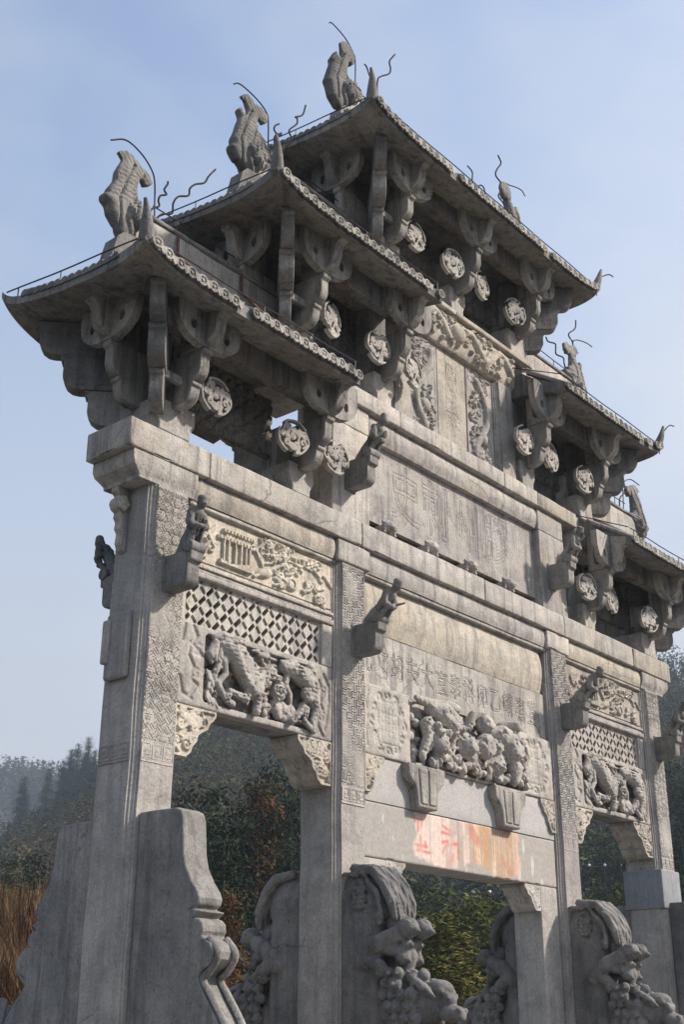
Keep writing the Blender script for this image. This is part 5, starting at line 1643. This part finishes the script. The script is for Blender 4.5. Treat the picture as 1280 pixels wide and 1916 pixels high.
def thuja(seed):
    r = np.random.default_rng(seed)
    nb = 110
    t = r.uniform(.02, .96, nb); az = r.uniform(0, 6.28, nb); L = (.30 * (1 - t) ** .55 + .01) * r.uniform(.6, 1.15, nb)
    n = 9000
    bi = r.choice(nb, n, p=L / L.sum()); f = np.sqrt(r.uniform(.05, 1, n)); x = f * L[bi]
    P = np.stack([x * np.cos(az[bi]), x * np.sin(az[bi]), t[bi] + .18 * x - .12 * r.uniform(0, 1, n) ** 2], 1) + r.normal(size=(n, 3)) * .02
    c = colors(n, (.05, .058, .02), r, .45, (.09, .075, .03), .25) * r.uniform(.6, 1.3, nb)[bi][:, None]
    return leaves_me('crown', P, .0078, c, r, (0, 0, -1.0), 2.1, np.stack([np.cos(az[bi]), np.sin(az[bi]), .35 + 0 * f], 1)), tube_me('trunk', [(0, 0, -.05), (0, 0, .5), (0, 0, .9)], [.03, .02, .005], 6)

def bamboo(seed):
    r = np.random.default_rng(seed)
    V, F = [], []
    P = []
    stems = []
    for i in range(9):
        a = r.uniform(0, 6.28); q = .12 * r.uniform(.2, 1); h = r.uniform(.7, 1)
        dx, dy = .16 * math.cos(a) * r.uniform(.3, 1), .16 * math.sin(a) * r.uniform(.3, 1)
        p = [(q * math.cos(a), q * math.sin(a), -.05), (q * math.cos(a) + dx * .4, q * math.sin(a) + dy * .4, h * .6), (q * math.cos(a) + dx, q * math.sin(a) + dy, h)]
        stems.append(smooth_path(p, 4))
        for k in range(650):
            s = r.uniform(.33, 1) ; u = stems[-1][min(int(s * 8), 8)]
            P.append(np.array(u) + r.normal(size=3) * np.array([.055, .055, .04]) * (1.3 - s * .6))
    P = np.array(P)
    c = colors(len(P), (.06, .078, .024), r, .45, (.11, .118, .042), .3)
    cr_ = leaves_me('crown', P, .0085, c, r, (0, 0, -.5), 2.0, P * np.array([1, 1, .0]) + np.array([0, 0, .06]), .8)
    vs, fs = [], []
    for s in stems:
        t_ = tube_me('s', s[:7], .004, 5)
        o_ = len(vs); vs += [tuple(v.co) for v in t_.vertices]; fs += [tuple(o_ + i for i in p.vertices) for p in t_.polygons]
        bpy.data.meshes.remove(t_)
    return cr_, new_mesh('stems', vs, fs)

def bare(seed):
    rr = random.Random(seed)
    vs, fs = [], []
    def limb(p, d, L, rad, dep):
        pts = [p]; q = Vector(p); dd = Vector(d)
        for i in range(3):
            dd = (dd + Vector((rr.uniform(-.2, .2), rr.uniform(-.2, .2), rr.uniform(-.05, .2)))).normalized()
            q = q + dd * L / 3; pts.append(q.copy())
        t_ = tube_me('s', pts, [rad, rad * .85, rad * .7, rad * .5], 4)
        o_ = len(vs); vs.extend(tuple(v.co) for v in t_.vertices); fs.extend(tuple(o_ + i for i in f.vertices) for f in t_.polygons)
        bpy.data.meshes.remove(t_)
        if dep:
            for i in range(rr.randint(3, 4)):
                b_ = pts[rr.choice((1, 2, 3))]
                e = (dd + Vector((rr.uniform(-1, 1), rr.uniform(-1, 1), rr.uniform(-.2, .7)))).normalized()
                limb(b_, e, L * rr.uniform(.5, .75), rad * .5, dep - 1)
    limb(Vector((0, 0, -.03)), Vector((0, 0, 1)), .5, .014, 4)
    return new_mesh('branches', vs, fs)

def reeds(seed, n=3500, base=(.15, .088, .056), alt=(.22, .165, .11)):
    r = np.random.default_rng(seed)
    a = r.uniform(0, 6.28, n); q = .42 * np.sqrt(r.uniform(0, 1, n)); h = r.uniform(.45, 1, n)
    x, y = q * np.cos(a), q * np.sin(a)
    ln = r.normal(size=(n, 2)) * .24
    wd = .0032
    sx, sy = np.cos(a + 1.5) * wd, np.sin(a + 1.5) * wd
    z0 = np.zeros(n)
    rows = []
    for f, k in ((0, 1), (.5, 1), (.85, .8), (1, .1)):
        px, py, pz = x + ln[:, 0] * f * f, y + ln[:, 1] * f * f, h * f - .12 * f ** 3 * np.abs(ln[:, 0])
        rows.append(np.stack([px - sx * k, py - sy * k, pz], 1)); rows.append(np.stack([px + sx * k, py + sy * k, pz], 1))
    V = np.stack(rows, 1).reshape(-1, 3)
    o = np.arange(n)[:, None] * 8
    F = np.concatenate([o + np.array([[2 * i, 2 * i + 1, 2 * i + 3, 2 * i + 2]]) for i in range(3)])
    me = new_mesh('blades', V, F, False)
    tint(me, np.repeat(colors(n, base, r, .45, alt, .3), 8, 0))
    return me

CEDAR = [conifer(s, (.022, .036, .023), (.05, .048, .024), .15) for s in (1, 2, 3)]
RUSTC = [conifer(s, (.075, .042, .022), (.035, .036, .018), .3, w=.22) for s in (4, 5)]
THUJA = [thuja(s) for s in (6, 7)]
BAMB = [bamboo(s) for s in (8, 9)]
KIND = {'cedar': (CEDAR, BARK), 'rust': (RUSTC, BARK), 'thuja': (THUJA, BARK), 'bamboo': (BAMB, BARK)}
NAMES = {'cedar': 'cedar_tree', 'rust': 'cedar_tree', 'thuja': 'arborvitae_tree', 'bamboo': 'bamboo_clump'}
WORD = {'cedar': 'dark green cedar', 'rust': 'rust-brown winter cedar', 'thuja': 'yellow-green drooping arborvitae', 'bamboo': 'light green feathery bamboo clump'}

# terrain: flat valley floor, then a wooded hill that climbs to the right
CX, CY = CAM.x, CAM.y
AZ0 = yaw
def crest(az):
    return np.interp(az, [-180, -60, -25, -16, -13, -11, -7, 0, 16, 40, 90, 180], [0, 10, 20, 32, 40, 49, 63, 72, 73, 66, 26, 0])
def terrain(x, y):
    dx, dy = x - CX, y - CY
    r = np.hypot(dx, dy)
    az = np.degrees(np.arctan2(dx, dy) - AZ0); az = (az + 180) % 360 - 180
    t = np.clip((r - 80) / 190, 0, 1)
    s = t ** 1.15
    back = np.clip((r - 300) / 300, 0, 1)
    h = crest(az) * s * (1 - .6 * back)
    return h + 1.2 * wob(x, y, 0 * x, .06, 71) * t
def ground_sheet():
    rr = np.concatenate([np.linspace(0, 50, 6), np.linspace(56, 300, 46), [360, 450, 600, 900, 1500]])
    aa = np.radians(np.concatenate([np.linspace(-180, -45, 14), np.linspace(-40, 40, 61), np.linspace(45, 180, 14)])[:-1])
    Rr, A = np.meshgrid(rr, aa, indexing='ij')
    X = CX + Rr * np.sin(A + AZ0); Y = CY + Rr * np.cos(A + AZ0)
    Z = terrain(X, Y)
    idx = np.arange(X.size).reshape(X.shape)
    nx = np.roll(idx, -1, 1)
    F = np.stack([idx[:-1], nx[:-1], nx[1:], idx[1:]], -1).reshape(-1, 4)
    return np.stack([X.ravel(), Y.ravel(), Z.ravel()], 1), F
V, F = ground_sheet()
mt, nt, b_ = nodes_of('hill_floor')
cc = ramp(nt, mapped_noise(nt, .12, 6, .6), [(.35, (.018, .022, .015)), (.6, (.045, .036, .028))])
nt.links.new(cc, b_.inputs['Base Color']); b_.inputs['Roughness'].default_value = .95
g = obj('ground', new_mesh('ground', V, F, True), mt); tag(g, kind='structure')
pv = stone('paving_stone', (.22, .215, .20), (.32, .31, .29), (.12, .12, .12), .4, None, off=31)
V, F = block_vf(-9, 9, -12, 6, -.1, .05, r=.02, seg=1.0)
tag(obj('pavement', new_mesh('pavement', V, F, True, 50), pv), kind='structure')

# far ridge, faded by the air
rr = np.linspace(430, 760, 12); aa = np.radians(np.linspace(-48, 45, 160))
Rr, A = np.meshgrid(rr, aa, indexing='ij')
hh = np.interp(np.degrees(A), [-48, -30, -18, -14, -10, 10, 45], [60, 95, 118, 116, 112, 95, 80])
X = CX + Rr * np.sin(A + AZ0); Y = CY + Rr * np.cos(A + AZ0)
Z = hh * np.sin(np.clip((Rr - 430) / 200, 0, 1) * 1.57) + 3 * wob(X, Y, 0 * X, .03, 5) - 2
idx = np.arange(X.size).reshape(X.shape)
F = np.stack([idx[:-1, :-1], idx[:-1, 1:], idx[1:, 1:], idx[1:, :-1]], -1).reshape(-1, 4)
tag(obj('far_hill', new_mesh('far_hill', np.stack([X.ravel(), Y.ravel(), Z.ravel()], 1), F, True), mt), kind='structure')

def wood(name, n, seed, amin, amax, rmin, rmax, zfn, hmin, hmax, per, fade=1.0):
    r = np.random.default_rng(seed)
    a = np.radians(r.uniform(amin, amax, n)); q = np.sqrt(r.uniform(rmin ** 2, rmax ** 2, n))
    x, y = CX + q * np.sin(a + AZ0), CY + q * np.cos(a + AZ0)
    z = zfn(x, y, q, a)
    h = r.uniform(hmin, hmax, n)
    ty = wob(x, y, 0 * x, .05, seed + 1) + r.normal(size=n) * .5         # groves of like kinds
    con = ty > .1
    dec = (ty < -.75)
    base = np.where(con[:, None], np.array([.014, .028, .018]), np.array([.042, .045, .018]))
    base = np.where(dec[:, None], np.array([.085, .048, .034]), base)
    base = base * r.uniform(.5, 1.7, (n, 1))
    m_ = per
    i = np.repeat(np.arange(n), m_)
    t = r.uniform(0.05, 1, n * m_)
    wc = np.where(con[i], .23 * (1.02 - t) ** .8, .34 * np.sqrt(np.clip(1 - (2 * t - 1) ** 2, .03, 1)))
    th = r.uniform(0, 6.28, n * m_); rad = wc * np.sqrt(r.uniform(.1, 1, n * m_)) * h[i]
    P = np.stack([x[i] + rad * np.cos(th), y[i] + rad * np.sin(th), z[i] + t * h[i] + r.normal(size=n * m_) * .25], 1)
    c = base[i] * r.uniform(.7, 1.35, (n * m_, 1))
    size = np.where(dec[i], .13, .24) * fade
    return obj(name, leaves_me(name, P, size, c, r, None, 1.25, np.stack([np.cos(th), np.sin(th), .5 + .8 * t], 1), .4), LEAF)
o = wood('hillside_wood', 4600, 91, -21, 21, 98, 282, lambda x, y, q, a: terrain(x, y) - .4, 5.5, 11, 95)
tag(o, 'dense mixed wood of cedars and bare trees covering the hillside', 'wood', kind='stuff')
o = wood('far_wood', 2200, 97, -24, -8, 450, 650, lambda x, y, q, a: np.interp(np.degrees(a), [-48, -30, -18, -14, -10, 10], [60, 95, 118, 116, 112, 95]) * np.sin(np.clip((q - 430) / 200, 0, 1) * 1.57) - 3, 8, 14, 26, 3.0)
tag(o, 'far hazy wooded ridge at the left edge', 'wood', kind='stuff')

def plant(kind, x, y, ztop, i, label, group, own=None):
    vs, bk = KIND[kind]
    cr_, tr = vs[i % len(vs)]
    zg = float(terrain(np.array(x), np.array(y)))
    h = max(ztop - zg, 1.5)
    w = {'cedar': 1.0, 'rust': 1.0, 'thuja': 1.25, 'bamboo': 1.15}[kind] * random.uniform(.9, 1.15)
    e = empty(NAMES[kind], (x, y, zg), random.uniform(0, 6.28)); e.scale = (h * w, h * w, h)
    obj('crown', cr_, LEAF, e); obj('stems' if kind == 'bamboo' else 'trunk', tr, bk, e)
    tag(e, own or WORD[kind] + ' ' + label, 'bamboo' if kind == 'bamboo' else 'tree', WORD[kind] + 's ' + group)
LB = [('cedar', 24.88, 30.3, 11.44, 'pointed dark cedar just right of the front left buttress stone'), ('cedar', 22.19, 25.95, 9.75), ('rust', 24.88, 27.5, 11.32, 'tallest rust-brown cedar in the middle of the left side bay'), ('cedar', 32.56, 33.95, 14.16, 'tallest green cedar, close to the right edge of the left side bay'), ('cedar', 30.22, 30.59, 12.6), ('cedar', 29.8, 36.66, 10.96), ('rust', 17.16, 21.08, 5.9), ('cedar', 19.78, 24.12, 8.12), ('cedar', 24.34, 25.16, 8.75), ('rust', 20.56, 26.13, 7.64), ('cedar', 36.28, 44.28, 14.57), ('cedar', 26.0, 33.5, 9.0), ('cedar', 21.5, 21.5, 6.0)]
CB = [('thuja', 15.89, 11.86, 4.7, 'tallest yellow-green arborvitae in the central doorway'), ('thuja', 13.18, 10.47, 3.54), ('thuja', 12.8, 9.31, 3.25), ('bamboo', 30.13, 21.16, 7.2), ('bamboo', 32.29, 21.55, 7.31), ('bamboo', 30.96, 19.94, 6.39), ('bamboo', 34.76, 25.01, 8.1), ('thuja', 11.43, 7.76, 2.52), ('cedar', 38.57, 29.96, 8.81), ('cedar', 42.41, 31.49, 8.73), ('cedar', 47.96, 30.48, 9.7), ('cedar', 44.0, 28.0, 8.0)]
RB = [('bamboo', 43.23, 22.84, 9.41), ('bamboo', 41.91, 21.07, 8.23), ('bamboo', 38.15, 19.61, 7.13), ('cedar', 63.61, 33.5, 14.08), ('cedar', 59.74, 30.16, 12.34), ('bamboo', 37.64, 18.47, 6.81)]
RE = [('cedar', 75.02, 33.15, 20.85, 'tall far cedar on the slope right of the right outer pillar'), ('cedar', 61.66, 26.3, 16.78), ('cedar', 43.36, 18.22, 10.3, 'lowest and nearest cedar at the right picture edge')]
LE = [('bamboo', 16.75, 28.07, 6.69), ('bamboo', 18.86, 32.74, 7.22), ('bamboo', 20.91, 37.43, 8.18), ('cedar', 23.37, 41.82, 9.24), ('cedar', 26.67, 44.38, 10.05), ('cedar', 29.1, 45.06, 10.63), ('bamboo', 25.31, 37.87, 9.11)]
i = 0
for L_, lb, gp in ((LB, 'in the grove framed by the left side bay', 'framed by the left bay'), (CB, 'framed by the central doorway', 'framed by the central doorway'), (RB, 'framed by the right side bay', 'framed by the right bay'), (RE, 'right of the right outer pillar', 'at the right edge'), (LE, 'above the reeds at the left edge', 'at the left edge')):
    for t_ in L_:
        plant(*t_[:4], i, lb, gp, t_[4] if len(t_) > 4 else None); i += 1
for x, y, zt in ((106.44, 148.31, 43.05), (107.22, 147.72, 43.95), (108.47, 146.76, 44.87), (109.3, 146.11, 43.06), (105.66, 148.9, 41.17), (103.94, 150.16, 39.74), (101.04, 152.23, 38.4), (108.19, 146.97, 42.16)):
    x, y, zt = CX + (x - CX) * 1.36, CY + (y - CY) * 1.36, 1.6 + (zt - 1.6) * 1.36
    e = empty('cedar_tree', (x, y, zt - 12), random.uniform(0, 6)); e.scale = (12, 12, 12)
    cr_, tr = CEDAR[i % 3]; i += 1
    obj('crown', cr_, LEAF, e); obj('trunk', tr, BARK, e)
    tag(e, 'small dark cedar on the skyline left of the outer pillar', 'tree', 'skyline cedars')
for (x, y, zt), lb in (((20.4, 19.6, 8.3), 'pale leafless tree in front of the cedars in the left bay'), ((15.15, 17.43, 5.48), 'low leafless tree spreading behind the left inner lion')):
    e = empty('bare_tree', (x, y, 0)); h = zt * .9; e.scale = (h, h, h)
    obj('branches', bare(int(x)), PALEBARK, e); tag(e, lb, 'tree')
RD = [reeds(1), reeds(2)]
for k, (x, y, zt) in enumerate(((3.88, 13.95, 3.99), (4.69, 14.61, 4.35), (4.37, 13.61, 4.11), (4.08, 12.58, 3.82), (2.43, 10.07, 3.05), (1.51, 9.51, 2.82), (1.18, 9.74, 2.74), (3.2, 12.6, 3.4))):
    e = empty('reed_clump', (x, y, 0), k); e.scale = (zt * .75, zt * .75, zt * 1.08)
    obj('blades', RD[k % 2], LEAF, e)
    tag(e, 'orange-brown dry reed clump at the lower left edge', 'reeds', 'dry reeds at the lower left')
e = empty('ornamental_grass', (12.18, 8.44, 0), 1); e.scale = (2.4, 2.4, 2.5)
obj('blades', reeds(5, 2200, (.10, .07, .06), (.15, .12, .09)), LEAF, e); tag(e, 'purplish brown plume grass beyond the central doorway', 'grass')

# small hut at the lower left edge
hut = empty('tiled_hut', (-1.9, 7.3, 0), R(-38)); hut.scale = (1, 1, .87)
tag(hut, 'small hut with a grey tiled roof at the lower left edge', 'hut')
TG = flat('grey_tile', (.10, .10, .10), .85); WALL = flat('dark_wall', (.09, .085, .08), .9)
V, F = block_vf(-1.4, 1.4, -.9, .9, 0, 1.75, r=.02, seg=.5); obj('wall', new_mesh('wall', V, F, True, 50), WALL, hut)
rf = obj('roof', prism_me('hut_roof', [(-1.2, 1.74), (1.2, 1.74), (0, 2.25)], -1.7, 1.7, lambda u, v, t: (t, u, v)), TG, hut)
TR = tube_me('tile_row', [(0, -1.22, 1.76), (0, 0, 2.28)], .075, 8); TR2 = tube_me('tile_row', [(0, 1.22, 1.76), (0, 0, 2.28)], .075, 8)
for k in range(15):
    obj('tile_row', TR, TG, rf, (-1.6 + k * .228, 0, 0)); obj('tile_row', TR2, TG, rf, (-1.6 + k * .228, 0, 0))
# lamp posts on the road below the hill
LAMP = flat('white_glass', (.8, .8, .8), .3)
GL = None
for (x, y, z), lb in (((51.4, 34.34, 9.33), 'distant lamp post with three white globes above the bamboo'), ((59.28, 31.0, 11.34), 'distant lamp post with white globes seen in the right bay')):
    zg = float(terrain(np.array(x), np.array(y)))
    e = empty('street_lamp', (x, y, zg)); tag(e, lb, 'lamp', 'distant lamp posts')
    obj('post', tube_me('post', [(0, 0, 0), (0, 0, z - zg)], .06, 8), IRON, e)
    obj('crossbar', tube_me('crossbar', [(-.75, .95, z - zg), (.75, -.95, z - zg)], .035, 6), IRON, e)
    for k in (-1, 0, 1):
        S = Sculpt((-.15, -.15, -.15), (.15, .15, .15), .03); S.ell((0, 0, 0), .09, 0)
        obj('globe', S.mesh('globe'), LAMP, e, (k * .6, -k * .76, z - zg + .1))

# ------------------------------------------------------------------ the air
hz = bpy.data.materials.new('thin_haze'); hz.use_nodes = True
hn = hz.node_tree.nodes; hl = hz.node_tree.links
for n in list(hn): hn.remove(n)
ho = hn.new('ShaderNodeOutputMaterial'); hv = hn.new('ShaderNodeVolumePrincipled')
hv.inputs['Color'].default_value = (.72, .85, 1.0, 1)
hv.inputs['Density'].default_value = HAZE_DENSITY
hv.inputs['Anisotropy'].default_value = .25
hl.new(hv.outputs[0], ho.inputs['Volume'])
V = [(x, y, z) for z in (-1.5, 150) for x, y in ((-700, -600), (1000, -600), (1000, 1000), (-700, 1000))]
F = [(0, 3, 2, 1), (4, 5, 6, 7), (0, 1, 5, 4), (1, 2, 6, 5), (2, 3, 7, 6), (3, 0, 4, 7)]
if HAZE_DENSITY > 0:
    o = obj('haze', new_mesh('haze', V, F, False), hz)
    tag(o, 'thin bluish winter haze filling the valley air', 'haze', kind='stuff')
